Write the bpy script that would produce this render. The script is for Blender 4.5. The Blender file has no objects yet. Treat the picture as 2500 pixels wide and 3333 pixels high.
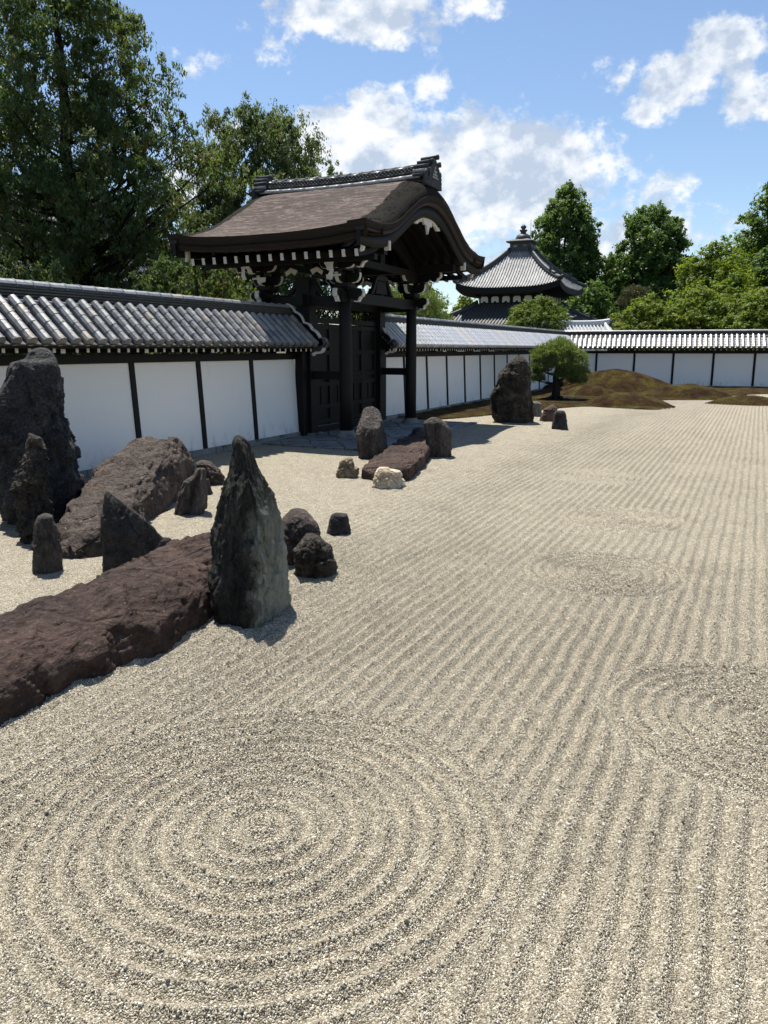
import bpy, math
import numpy as np
from mathutils import Vector

# ------------------------------------------------------------------ camera, sky, sun, exposure
scene = bpy.context.scene
COL = scene.collection
cam_d = bpy.data.cameras.new("camera"); cam = bpy.data.objects.new("camera", cam_d); COL.objects.link(cam)
cam.location = (0, 0, 2.4)
AZ = 25.887                                       # degrees left of the wall direction (+Y)
cam.rotation_euler = (math.radians(90 - 12.12), 0, math.radians(AZ))
cam_d.sensor_fit = 'HORIZONTAL'; cam_d.sensor_width = 36.0; cam_d.lens = 35.57
cam_d.clip_start = 0.05; cam_d.clip_end = 3000
scene.camera = cam

SUN_TO = Vector((-0.30, 0.22, 1.0)).normalized()  # towards the sun, high behind the garden wall
sun_d = bpy.data.lights.new("sun", 'SUN'); sun = bpy.data.objects.new("sun", sun_d); COL.objects.link(sun)
sun_d.energy = 4.8; sun_d.angle = math.radians(0.53); sun_d.color = (1.0, 0.955, 0.88)
sun.rotation_euler = (-SUN_TO).to_track_quat('-Z', 'Y').to_euler(); sun.location = (0, 0, 60)

SKY_STRENGTH = 0.085
world = bpy.data.worlds.new("World"); scene.world = world; world.use_nodes = True
WN, WL = world.node_tree.nodes, world.node_tree.links
WN.clear()

def wnode(t, **k):
    n = WN.new(t)
    for a, v in k.items(): setattr(n, a, v)
    return n
def wmath(op, a, b=None, c=None, clamp=False):
    n = wnode('ShaderNodeMath', operation=op, use_clamp=clamp)
    for i, v in enumerate((a, b, c)):
        if v is None: continue
        if isinstance(v, (int, float)): n.inputs[i].default_value = v
        else: WL.new(v, n.inputs[i])
    return n.outputs[0]
def wdot(v, c):
    n = wnode('ShaderNodeVectorMath', operation='DOT_PRODUCT'); WL.new(v, n.inputs[0]); n.inputs[1].default_value = c
    return n.outputs['Value']
sky = wnode('ShaderNodeTexSky', sky_type='NISHITA', sun_disc=False)
sky.sun_elevation = math.asin(SUN_TO.z); sky.sun_rotation = math.atan2(SUN_TO.x, SUN_TO.y)
sky.air_density = 1.0; sky.dust_density = 0.35; sky.ozone_density = 3.0
tc = wnode('ShaderNodeTexCoord'); DIRV = tc.outputs['Generated']
# cloud banks: (azimuth right of +Y in degrees, elevation, half width, half height, weight)
CLOUDS = [(-20.3, 11.0, 13.0, 5.0, 1.8), (-27.5, 13.2, 5.8, 2.8, 1.6), (-29.9, 21.4, 4.8, 1.7, 1.5), (-25.9, 21.3, 6.2, 2.2, 1.6), (-21.2, 21.2, 3.2, 1.1, 1.0), (-33.0, 21.9, 2.0, 0.6, 0.8), (-38.4, 18.2, 1.9, 1.0, 0.45), (-34.8, 19.5, 2.0, 0.9, 0.25), (-33.1, 19.8, 1.2, 0.8, 0.1),
          (-41.4, 15.2, 1.2, 1.5, 0.4), (-3.9, 17.9, 2.8, 2.1, 1.5), (-6.0, 16.6, 3.1, 2.1, 1.5), (-10.1, 17.2, 1.8, 1.2, 0.5), (-7.6, 15.1, 2.5, 1.2, 1.0), (-1.8, 15.4, 2.6, 1.8, 0.8), (-22.7, 16.8, 1.5, 1.2, 0.2),
          (-25.9, 15.9, 2.6, 1.5, .95), (-30.1, 14.9, 2.8, 1.7, 1.05), (-26.8, 14.1, 4.7, 2.1, 1.2), (-20.4, 12.9, 5.0, 2.3, 1.1), (-14.7, 13.0, 2.7, 2.0, 1.1), (-10.9, 11.4, 3.2, 2.3, 1.0), (-16.1, 10.0, 8.5, 4.6, 1.05), (-27, 10, 7, 5.5, .9), (-12, 6.5, 14, 4.5, .75),
          (-7.2, 9.8, 3.4, 2.0, 0.85), (-18.6, 7.5, 6.4, 2.2, 0.6), (-4.7, 8.2, 3.3, 1.7, 0.55), (-37.0, 14.1, 2.1, 1.1, 0.6), (-39.7, 10.3, 1.8, 3.6, 0.75), (-41.2, 6.1, 1.9, 2.8, 0.8), (-50.4, 1.6, 9.0, 3.7, 0.6),
          # the same broken cumulus goes on round the rest of the sky
          (5, 21, 6, 2.2, 1.1), (14, 14, 8, 3, 1.1), (26, 24, 5, 2.4, 1.1), (35, 10, 9, 3, 1.0), (-58, 22, 6, 2.4, 1.1), (-66, 12, 8, 3, 1.1), (-80, 26, 6, 3, 1.1), (55, 18, 8, 3, 1.1), (75, 30, 7, 3, 1.1), (100, 16, 9, 3, 1.1),
          (130, 26, 8, 3.5, 1.1), (165, 14, 9, 3, 1.1), (-110, 18, 9, 3.5, 1.1), (-140, 28, 8, 3.5, 1.1), (-20, 36, 6, 3.0, 1.1), (10, 44, 7, 4, 1.1), (-50, 42, 6, 3, 1.1)]
field = None
for az, el, hw, hh, wt in CLOUDS:
    a, e = math.radians(az), math.radians(el)
    rt = Vector((math.cos(a), -math.sin(a), 0)) / math.sin(math.radians(hw))
    up = Vector((-math.sin(e) * math.sin(a), -math.sin(e) * math.cos(a), math.cos(e))) / math.sin(math.radians(hh))
    u, v = wdot(DIRV, rt), wdot(DIRV, up)
    v2 = wmath('MULTIPLY', v, v); r2 = wmath('MULTIPLY_ADD', u, u, v2)
    f = wmath('MULTIPLY_ADD', r2, -wt, wt)
    field = f if field is None else wmath('SMOOTH_MAX', field, f, .3)
field = wmath('MAXIMUM', field, -0.9)
def wnoise(vec, scale, detail, rough=.55, dist=0.0):
    n = wnode('ShaderNodeTexNoise'); n.inputs['Scale'].default_value = scale; n.inputs['Detail'].default_value = detail
    n.inputs['Roughness'].default_value = rough; n.inputs['Distortion'].default_value = dist
    WL.new(vec, n.inputs['Vector']); return n.outputs['Fac']
mp = wnode('ShaderNodeMapping'); mp.inputs['Scale'].default_value = (1, 1, 1.25); mp.inputs['Location'].default_value = (.37, .11, .6); WL.new(DIRV, mp.inputs['Vector'])
mp2 = wnode('ShaderNodeMapping'); mp2.inputs['Scale'].default_value = (1, 1, 1.25); mp2.inputs['Location'].default_value = (.37 + .006, .11 - .005, .6 - .022); WL.new(DIRV, mp2.inputs['Vector'])
n1 = wnoise(mp.outputs[0], 16.0, 11, .60, .0)
n1b = wnoise(mp2.outputs[0], 16.0, 5, .55, .0)
big = wnoise(mp.outputs[0], 5.0, 3, .5)
dens = wmath('MULTIPLY_ADD', n1, 4.6, -2.36)
n2 = wnoise(mp.outputs[0], 52.0, 8, .62)
dens = wmath('ADD', dens, wmath('MULTIPLY_ADD', n2, 3.0, -1.55))
dens = wmath('ADD', dens, wmath('MULTIPLY', field, 1.05))
dens = wmath('ADD', dens, wmath('MULTIPLY_ADD', big, .9, -.42))
cov = wnode('ShaderNodeMapRange', interpolation_type='SMOOTHSTEP'); WL.new(dens, cov.inputs[0])
cov.inputs[1].default_value = -.15; cov.inputs[2].default_value = 1.05; cov.inputs[3].default_value = 0; cov.inputs[4].default_value = .94
shade = wmath('MULTIPLY_ADD', wmath('SUBTRACT', n1, n1b), 4.2, .50)
shade = wmath('ADD', shade, wmath('MULTIPLY_ADD', dens, -.16, .12), clamp=True)
cr = wnode('ShaderNodeValToRGB'); WL.new(shade, cr.inputs[0])
cr.color_ramp.elements[0].position = .12; cr.color_ramp.elements[0].color = (3.7, 4.3, 5.2, 1)
cr.color_ramp.elements[1].position = .88; cr.color_ramp.elements[1].color = (6.9, 7.0, 7.1, 1)
e_ = cr.color_ramp.elements.new(.5); e_.color = (5.3, 5.7, 6.25, 1)
mixc = wnode('ShaderNodeMix', data_type='RGBA'); WL.new(cov.outputs[0], mixc.inputs['Factor']); WL.new(sky.outputs[0], mixc.inputs[6]); WL.new(cr.outputs[0], mixc.inputs[7])
bg = wnode('ShaderNodeBackground'); bg.inputs['Strength'].default_value = SKY_STRENGTH; WL.new(mixc.outputs[2], bg.inputs['Color'])
wo = wnode('ShaderNodeOutputWorld'); WL.new(bg.outputs[0], wo.inputs['Surface'])

scene.view_settings.view_transform = 'Standard'; scene.view_settings.look = 'None'
scene.view_settings.exposure = 0.84; scene.view_settings.gamma = 1.0; scene.view_settings.use_curve_mapping = False
scene.render.engine = 'CYCLES'
world.cycles.sampling_method = 'MANUAL'; world.cycles.sample_map_resolution = 512
scene.cycles.use_adaptive_sampling = True; scene.cycles.adaptive_threshold = .02
scene.cycles.use_denoising = True; scene.cycles.max_bounces = 6; scene.cycles.diffuse_bounces = 3; scene.cycles.glossy_bounces = 2
scene.cycles.transparent_max_bounces = 4; scene.cycles.transmission_bounces = 2; scene.cycles.caustics_reflective = False; scene.cycles.caustics_refractive = False

# ------------------------------------------------------------------ numpy noise
_rng = np.random.RandomState(7)
_perm = np.concatenate([_rng.permutation(256)] * 3)
_grad = _rng.normal(size=(256, 3)); _grad /= np.linalg.norm(_grad, axis=1, keepdims=True)
def perlin(P):
    P = np.asarray(P, float); i = np.floor(P).astype(int); f = P - i; i &= 255
    u = f * f * f * (f * (f * 6 - 15) + 10)
    def c(dx, dy, dz):
        h = _perm[_perm[_perm[(i[..., 0] + dx) & 255] + ((i[..., 1] + dy) & 255)] + ((i[..., 2] + dz) & 255)]
        return (_grad[h] * (f - np.array([dx, dy, dz]))).sum(-1)
    def L(a, b, t): return a + t * (b - a)
    x0 = L(c(0, 0, 0), c(1, 0, 0), u[..., 0]); x1 = L(c(0, 1, 0), c(1, 1, 0), u[..., 0])
    x2 = L(c(0, 0, 1), c(1, 0, 1), u[..., 0]); x3 = L(c(0, 1, 1), c(1, 1, 1), u[..., 0])
    return L(L(x0, x1, u[..., 1]), L(x2, x3, u[..., 1]), u[..., 2]) * 1.6
def fbm(P, o=4, g=.5):
    s = 0; a = 1; P = np.asarray(P, float)
    for k in range(o): s = s + a * perlin(P * 2 ** k + 17.3 * k); a *= g
    return s
def ridged(P, o=3, g=.5):
    s = 0; a = 1; P = np.asarray(P, float)
    for k in range(o): s = s + a * (1 - 2 * np.abs(perlin(P * 2 ** k + 31.7 * k))); a *= g
    return s
def cells(P, seed=0):
    """distance to the nearest and second nearest jittered cell point"""
    P = np.asarray(P, float); i = np.floor(P).astype(int); d1 = np.full(P.shape[:-1], 9.); d2 = d1.copy()
    for dx in (-1, 0, 1):
        for dy in (-1, 0, 1):
            for dz in (-1, 0, 1):
                c = i + np.array([dx, dy, dz]); h = _perm[_perm[_perm[(c[..., 0] + seed) & 255] + (c[..., 1] & 255)] + (c[..., 2] & 255)]
                q = c + .5 + .45 * _grad[h]; d = np.linalg.norm(P - q, axis=-1)
                m = d < d1; hid = h if dx == dy == dz == -1 else np.where(m, h, hid); qq = q if dx == dy == dz == -1 else np.where(m[..., None], q, qq); d2 = np.where(m, d1, np.minimum(d2, d)); d1 = np.where(m, d, d1)
    return d1, d2, ((P - qq) * _grad[(hid * 7 + 3) & 255]).sum(-1)

# ------------------------------------------------------------------ mesh helpers
class MB:
    def __init__(s): s.v = []; s.f = []; s.m = []; s.n = 0
    def add(s, V, F, mi=0):
        V = np.asarray(V, float).reshape(-1, 3); s.v.append(V)
        for f in F: s.f.append([k + s.n for k in f]); s.m.append(mi)
        s.n += len(V); return s
    def box(s, x, y, z, mi=0):
        V = [(a, b, c) for c in z for b in y for a in x]
        return s.add(V, [(0, 2, 3, 1), (4, 5, 7, 6), (0, 1, 5, 4), (2, 6, 7, 3), (0, 4, 6, 2), (1, 3, 7, 5)], mi)
    def beam(s, p, q, w, h, up=(0, 0, 1), mi=0, w1=None, h1=None):
        p, q = np.array(p, float), np.array(q, float); d = q - p; d /= np.linalg.norm(d)
        a = np.cross(d, up); a /= np.linalg.norm(a); b = np.cross(a, d); w1 = w if w1 is None else w1; h1 = h if h1 is None else h1
        V = [p + a * sx * w / 2 + b * sy * h / 2 for sx, sy in ((-1, -1), (1, -1), (1, 1), (-1, 1))] + [q + a * sx * w1 / 2 + b * sy * h1 / 2 for sx, sy in ((-1, -1), (1, -1), (1, 1), (-1, 1))]
        return s.add(V, [(3, 2, 1, 0), (4, 5, 6, 7), (0, 1, 5, 4), (1, 2, 6, 5), (2, 3, 7, 6), (3, 0, 4, 7)], mi)
    def tube(s, path, rad, n=8, caps=True, mi=0, up=(0, 0, 1)):
        P = np.array(path, float); m = len(P); rad = np.broadcast_to(rad, (m,)); T = np.gradient(P, axis=0); T /= np.linalg.norm(T, axis=1, keepdims=True) + 1e-9
        u = np.array(up, float)
        if abs(T[0] @ u) > .9: u = np.array([1., 0, 0])
        V = []
        for k in range(m):
            a = np.cross(T[k], u); a /= np.linalg.norm(a) + 1e-9; b = np.cross(a, T[k]); u = b
            t = np.arange(n) * 2 * np.pi / n
            V.append(P[k] + rad[k] * (np.cos(t)[:, None] * a + np.sin(t)[:, None] * b))
        F = [(k * n + j, k * n + (j + 1) % n, (k + 1) * n + (j + 1) % n, (k + 1) * n + j) for k in range(m - 1) for j in range(n)]
        if caps: F += [tuple(range(n - 1, -1, -1)), tuple((m - 1) * n + j for j in range(n))]
        return s.add(np.concatenate(V), F, mi)
    def lathe(s, prof, n=16, c=(0, 0, 0), mi=0):
        V = [(c[0] + r * math.cos(2 * math.pi * j / n), c[1] + r * math.sin(2 * math.pi * j / n), c[2] + z) for r, z in prof for j in range(n)]; m = len(prof)
        F = [(k * n + j, k * n + (j + 1) % n, (k + 1) * n + (j + 1) % n, (k + 1) * n + j) for k in range(m - 1) for j in range(n)] + [tuple(range(n - 1, -1, -1)), tuple((m - 1) * n + j for j in range(n))]
        return s.add(V, F, mi)
    def grid(s, P, closed=False, mi=0, flip=False):
        P = np.asarray(P, float); m, n = P.shape[:2]; base = s.n; s.v.append(P.reshape(-1, 3)); s.n += m * n
        nn = n if closed else n - 1
        for i in range(m - 1):
            for j in range(nn):
                q = [base + i * n + j, base + i * n + (j + 1) % n, base + (i + 1) * n + (j + 1) % n, base + (i + 1) * n + j]
                s.f.append(q[::-1] if flip else q); s.m.append(mi)
        return s
    def prism(s, poly, f0, f1, mi=0, mside=None):
        """poly: 2-D outline; f0, f1 map (a,b) to the two end faces"""
        A = [f0(*p) for p in poly]; B = [f1(*p) for p in poly]; n = len(poly); b = s.n
        s.v.append(np.array(A + B, float)); s.n += 2 * n
        s.f += [[b + k for k in range(n - 1, -1, -1)], [b + n + k for k in range(n)]]; s.m += [mi, mi]
        for k in range(n): s.f.append([b + k, b + (k + 1) % n, b + n + (k + 1) % n, b + n + k]); s.m.append(mi if mside is None else mside)
        return s
    def mesh(s, name, mats=None, smooth=False):
        me = bpy.data.meshes.new(name); V = np.concatenate(s.v) if s.v else np.zeros((0, 3))
        me.from_pydata(V.tolist(), [], s.f)
        for m in (mats if isinstance(mats, (list, tuple)) else [mats]):
            if m: me.materials.append(m)
        if max(s.m, default=0) > 0: me.polygons.foreach_set('material_index', s.m)
        if smooth: me.polygons.foreach_set('use_smooth', [True] * len(me.polygons))
        me.update(); return me
    def build(s, name, mats, parent=None, smooth=False, loc=None, rot=None, **props):
        return obj(name, s.mesh(name, mats, smooth), parent, loc, rot, **props)

def obj(name, me, parent=None, loc=None, rot=None, **props):
    o = bpy.data.objects.new(name, me); COL.objects.link(o)
    if parent is not None: o.parent = parent
    if loc is not None: o.location = loc
    if rot is not None: o.rotation_euler = rot
    for k, v in props.items(): o[k] = v
    return o
def thing(name, label, cat, loc=(0, 0, 0), rz=0, group=None):
    o = obj(name, None, None, loc, (0, 0, rz), label=label, category=cat)
    o.empty_display_size = .1
    if group: o['group'] = group
    return o
def npmesh(name, V, Q, mats, smooth=True, tint=None):
    """fast mesh from arrays: V (n,3), Q (m,k) all of the same size"""
    me = bpy.data.meshes.new(name); k = Q.shape[1]
    me.vertices.add(len(V)); me.vertices.foreach_set('co', np.asarray(V, np.float32).ravel())
    me.loops.add(Q.size); me.loops.foreach_set('vertex_index', np.asarray(Q, np.int32).ravel())
    me.polygons.add(len(Q)); me.polygons.foreach_set('loop_start', np.arange(0, Q.size, k, dtype=np.int32))
    if tint is not None:
        at = me.attributes.new('tint', 'FLOAT', 'POINT'); at.data.foreach_set('value', np.asarray(tint, np.float32))
    for m in (mats if isinstance(mats, (list, tuple)) else [mats]): me.materials.append(m)
    if smooth: me.polygons.foreach_set('use_smooth', np.ones(len(Q), bool))
    me.update(calc_edges=True); return me
def gridq(m, n, closed=False):
    i, j = np.meshgrid(np.arange(m - 1), np.arange(n if closed else n - 1), indexing='ij'); i = i.ravel(); j = j.ravel(); k = (j + 1) % n
    return np.stack([i * n + j, i * n + k, (i + 1) * n + k, (i + 1) * n + j], 1)
# ------------------------------------------------------------------ materials
class NT:
    def __init__(s, name):
        s.m = bpy.data.materials.new(name); s.m.use_nodes = True; s.t = s.m.node_tree; s.t.nodes.clear()
        s.out = s.n('ShaderNodeOutputMaterial'); s.tc = s.n('ShaderNodeTexCoord'); s.co = s.tc.outputs['Object']
    def n(s, t, **k):
        x = s.t.nodes.new(t)
        for a, v in k.items(): setattr(x, a, v)
        return x
    def put(s, sock, v):
        if isinstance(v, (int, float)): sock.default_value = v
        elif isinstance(v, (tuple, list)): sock.default_value = tuple(v) if len(v) != 3 or sock.type == 'VECTOR' else (*v, 1)
        else: s.t.links.new(v, sock)
    def math(s, op, a, b=None, c=None, clamp=False):
        x = s.n('ShaderNodeMath', operation=op, use_clamp=clamp)
        for i, v in enumerate((a, b, c)):
            if v is not None: s.put(x.inputs[i], v)
        return x.outputs[0]
    def map(s, scale=(1, 1, 1), rot=(0, 0, 0), vec=None, loc=(0, 0, 0)):
        x = s.n('ShaderNodeMapping'); s.put(x.inputs['Vector'], vec or s.co); x.inputs['Scale'].default_value = scale; x.inputs['Rotation'].default_value = rot; x.inputs['Location'].default_value = loc
        return x.outputs[0]
    def noise(s, scale, detail=4, rough=.55, vec=None, dist=0):
        x = s.n('ShaderNodeTexNoise'); s.put(x.inputs['Vector'], vec or s.co); x.inputs['Scale'].default_value = scale; x.inputs['Detail'].default_value = detail; x.inputs['Roughness'].default_value = rough; x.inputs['Distortion'].default_value = dist
        return x.outputs['Fac']
    def vor(s, scale, vec=None, feature='F1', out='Distance', rand=1.0):
        x = s.n('ShaderNodeTexVoronoi', feature=feature); s.put(x.inputs['Vector'], vec or s.co); x.inputs['Scale'].default_value = scale; x.inputs['Randomness'].default_value = rand
        return x.outputs[out]
    def ramp(s, fac, stops, interp='LINEAR'):
        x = s.n('ShaderNodeValToRGB'); s.put(x.inputs[0], fac); r = x.color_ramp; r.interpolation = interp
        while len(r.elements) < len(stops): r.elements.new(.5)
        for e, (p, c) in zip(r.elements, stops): e.position = p; e.color = (*c, 1) if isinstance(c, tuple) else (c, c, c, 1)
        return x.outputs[0]
    def mix(s, f, a, b, blend='MIX'):
        x = s.n('ShaderNodeMix', data_type='RGBA', blend_type=blend); s.put(x.inputs['Factor'], f); s.put(x.inputs[6], a); s.put(x.inputs[7], b); return x.outputs[2]
    def step(s, v, lo, hi):
        x = s.n('ShaderNodeMapRange', interpolation_type='SMOOTHSTEP'); s.put(x.inputs[0], v); x.inputs[1].default_value = lo; x.inputs[2].default_value = hi; return x.outputs[0]
    def bump(s, h, strength=.5, dist=.01, normal=None):
        x = s.n('ShaderNodeBump'); s.put(x.inputs['Height'], h); x.inputs['Strength'].default_value = strength; x.inputs['Distance'].default_value = dist
        if normal: s.t.links.new(normal, x.inputs['Normal'])
        return x.outputs[0]
    def bsdf(s, color, rough=.7, normal=None, spec=.3, metal=0):
        x = s.n('ShaderNodeBsdfPrincipled'); s.put(x.inputs['Base Color'], color); s.put(x.inputs['Roughness'], rough); x.inputs['Specular IOR Level'].default_value = spec; s.put(x.inputs['Metallic'], metal)
        if normal: s.t.links.new(normal, x.inputs['Normal'])
        s.t.links.new(x.outputs[0], s.out.inputs['Surface']); return s.m
    def rand(s): return s.n('ShaderNodeObjectInfo').outputs['Random']

def simple(name, col, rough=.7, var=.25, scale=4, bump=.2, bscale=30, spec=.25, stretch=(1, 1, 1), objvar=0.0):
    t = NT(name); v = t.map(stretch); f = t.noise(scale, 5, .6, v)
    c = t.mix(f, tuple(x * (1 - var) for x in col), tuple(min(1, x * (1 + var)) for x in col))
    if objvar: c = t.mix(1.0, c, t.ramp(t.rand(), [(0, 1 - objvar), (1, 1 + objvar)]), 'MULTIPLY')
    return t.bsdf(c, rough, t.bump(t.noise(bscale, 4, .6, v), bump, .01), spec)

def m_tile(name, lo, hi, warm=.25, rough=.36, spec=.75, metal=.0):
    t = NT(name); r = t.rand(); base = t.ramp(r, [(0, lo), (.55, tuple((a + b) / 2 for a, b in zip(lo, hi))), (.85, hi), (1, (hi[0] * 1.05, hi[1] * .93, hi[2] * .78))])
    off = t.n('ShaderNodeVectorMath', operation='ADD'); t.put(off.inputs[0], t.co); t.t.links.new(r, off.inputs[1])
    n = t.noise(9, 5, .62, off.outputs[0]); c = t.mix(t.step(n, .42, .66), base, (.27, .24, .19)) if warm else base
    cc = t.n('ShaderNodeMix', data_type='RGBA'); cc.inputs['Factor'].default_value = warm; t.put(cc.inputs[6], base); t.put(cc.inputs[7], c)
    dark = t.mix(t.step(t.noise(23, 4, .7, off.outputs[0]), .56, .72), cc.outputs[2], (.035, .037, .034))
    return t.bsdf(dark, t.ramp(t.noise(14, 3, .5, off.outputs[0]), [(.3, rough - .08), (.7, rough + .16)]), t.bump(t.noise(60, 3), .08, .004), spec, metal)
M = {}
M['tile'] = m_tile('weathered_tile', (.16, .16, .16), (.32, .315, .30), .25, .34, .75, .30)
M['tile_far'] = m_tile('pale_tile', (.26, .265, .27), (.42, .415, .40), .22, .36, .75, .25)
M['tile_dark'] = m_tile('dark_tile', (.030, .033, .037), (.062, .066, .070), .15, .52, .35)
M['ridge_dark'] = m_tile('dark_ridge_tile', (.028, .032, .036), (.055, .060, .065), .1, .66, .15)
M['tile_glare'] = m_tile('sun_glare_tile', (.62, .62, .62), (.76, .755, .74), .10, .45, .8, .45)  # sun glare on the tiles is put into this near-white base colour
def m_ribs():
    t = NT('temple_tile'); n = t.noise(1.6, 5, .65); v = t.vor(3.2, t.map((1, 1, 1)), out='Color')
    c = t.mix(t.step(n, .38, .62), (.19, .188, .18), (.29, .285, .265)); c = t.mix(.5, c, t.ramp(v, [(.1, .12), (.9, .38)]), 'MIX')
    return t.bsdf(c, .62, None, .3)
M['tile_ribs'] = m_ribs()
M['cap_white'] = simple('pale_glazed_tile', (.42, .43, .43), .32, .2, 6, .05, 40, .5, objvar=.15)
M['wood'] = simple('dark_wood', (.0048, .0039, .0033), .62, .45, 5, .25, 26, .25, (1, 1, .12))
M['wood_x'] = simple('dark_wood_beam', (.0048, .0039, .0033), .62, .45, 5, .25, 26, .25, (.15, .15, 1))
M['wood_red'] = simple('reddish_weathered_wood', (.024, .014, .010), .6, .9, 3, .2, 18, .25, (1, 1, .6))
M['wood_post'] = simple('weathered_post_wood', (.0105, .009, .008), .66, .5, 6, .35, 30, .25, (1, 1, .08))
M['paint'] = simple('white_painted_wood', (.62, .60, .55), .7, .18, 7, .15, 30, .2)
def m_plaster():
    t = NT('white_plaster'); c = t.mix(t.noise(.6, 4, .6), (.80, .775, .735), (.85, .825, .785)); c = t.mix(t.step(t.noise(2.2, 6, .7, t.map((1, 1, .35))), .60, .78), c, (.70, .68, .65)); sz = t.n('ShaderNodeSeparateXYZ'); t.put(sz.inputs[0], t.co)
    gr = t.math('MULTIPLY', t.step(sz.outputs[2], .62, .13), t.step(t.noise(5, 7, .72, t.map((1, 1, .5))), .46, .66)); c = t.mix(t.math('MULTIPLY', gr, .6), c, (.36, .35, .32))
    st = t.step(t.noise(7, 5, .7, t.map((1, 1, .04))), .60, .74); c = t.mix(t.math('MULTIPLY', st, .22), c, (.55, .54, .51))
    return t.bsdf(c, .85, t.bump(t.noise(45, 4), .06, .004), .15)
M['plaster'] = m_plaster()
def m_stone(name, a, b, sc=6, stain=True):
    t = NT(name); c = t.mix(t.noise(sc, 6, .65), a, b)
    sp = t.ramp(t.noise(120, 2), [(.35, .55), (.65, 1.25)]); c = t.mix(1, c, sp, 'MULTIPLY')
    if stain: c = t.mix(t.step(t.noise(1.7, 5, .7), .52, .68), c, (.06, .06, .052))
    c = t.mix(1.0, c, t.ramp(t.rand(), [(0, .8), (1, 1.15)]), 'MULTIPLY')
    return t.bsdf(c, .8, t.bump(t.noise(50, 5, .7), .3, .008), .2)
M['granite'] = m_stone('granite', (.19, .185, .17), (.33, .32, .295))
M['flag'] = m_stone('flagstone', (.15, .155, .155), (.27, .27, .26), 3)
def m_bark():
    t = NT('bark_shingle'); s1 = t.noise(3.0, 6, .7, t.map((.5, 2.2, 2.2), (0, 0, .5)), 1.2); s2 = t.noise(6.0, 5, .62, t.map((.30, 2.0, 1.2), (0, 0, .35)), .9); s3 = t.noise(5.0, 5, .62, t.map((.5, 1.7, .8), (0, 0, -.55)), .9)
    c = t.ramp(s1, [(.25, (.030, .021, .018)), (.5, (.060, .043, .036)), (.75, (.098, .073, .062))])
    c = t.mix(t.step(s2, .53, .62), c, (.15, .118, .10)); c = t.mix(t.step(s3, .54, .63), c, (.14, .11, .093)); c = t.mix(t.math('MULTIPLY', t.step(t.noise(1.1, 6, .75), .50, .68), .8), c, (.045, .039, .032))
    return t.bsdf(c, .85, t.bump(t.math('ADD', s2, t.math('ADD', s3, t.noise(40, 4, .7))), .55, .025), .12)
M['bark'] = m_bark()
def m_thatch():
    t = NT('cut_bark_edge'); f = t.noise(60, 5, .75, t.map((1, 1, .35))); c = t.ramp(f, [(.3, (.008, .0075, .006)), (.55, (.022, .020, .016)), (.8, (.055, .051, .041))])
    return t.bsdf(c, .95, t.bump(f, 1.0, .03), .08)
M['thatch'] = m_thatch()
def m_edge():
    t = NT('layered_eave'); f = t.noise(14, 5, .7, t.map((.1, .1, 6))); c = t.ramp(f, [(.3, (.012, .0095, .008)), (.7, (.045, .034, .026))])
    return t.bsdf(c, .85, t.bump(f, .5, .02), .12)
M['eave'] = m_edge()

def m_rock(name, cols, sc=3.0, lichen=None, lsc=5, lth=(.58, .66), bump=.7, crack=2.5, stretch=(1, 1, 1), rough=.8, speck=None):
    t = NT(name); v = t.map(stretch); n1 = t.noise(sc, 8, .66, v, .4); n2 = t.noise(sc * 7, 6, .7, v)
    n3 = t.noise(sc * 24, 3, .7, v); f = t.math('ADD', t.math('MULTIPLY_ADD', n2, .40, t.math('MULTIPLY', n1, .55)), t.math('MULTIPLY', n3, .26)); k = len(cols)
    c = t.ramp(f, [(.47 + .27 * i / (k - 1), cc) for i, cc in enumerate(cols)])
    if lichen: c = t.mix(t.math('MULTIPLY', t.step(t.noise(lsc, 8, .72, v), *lth), t.step(n2, .38, .56)), c, lichen)
    c = t.mix(t.math('MULTIPLY', t.step(t.noise(sc * 11, 3, .6), .66, .72), .7), c, speck or tuple(min(.4, x * 2.2) for x in cols[-1]))
    ed = t.vor(crack, t.map(stretch, vec=None), 'DISTANCE_TO_EDGE'); ck = t.step(ed, .0, .035)
    nm = t.math('ABSOLUTE', t.math('SUBTRACT', t.noise(sc * 2.3, 6, .62, v, .3), .5)); vo = t.vor(sc * 3.6, v)
    h = t.math('ADD', t.math('MULTIPLY', n1, 1.0), t.math('MULTIPLY_ADD', n2, 1.1, t.math('MULTIPLY', t.noise(sc * 26, 5, .75, v), .30)))
    h = t.math('ADD', h, t.math('MULTIPLY_ADD', nm, 2.6, t.math('MULTIPLY_ADD', vo, .7, t.math('MULTIPLY', ck, .30))))
    return t.bsdf(c, rough, t.bump(h, min(1, bump * 1.15), .075), .3)
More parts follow.
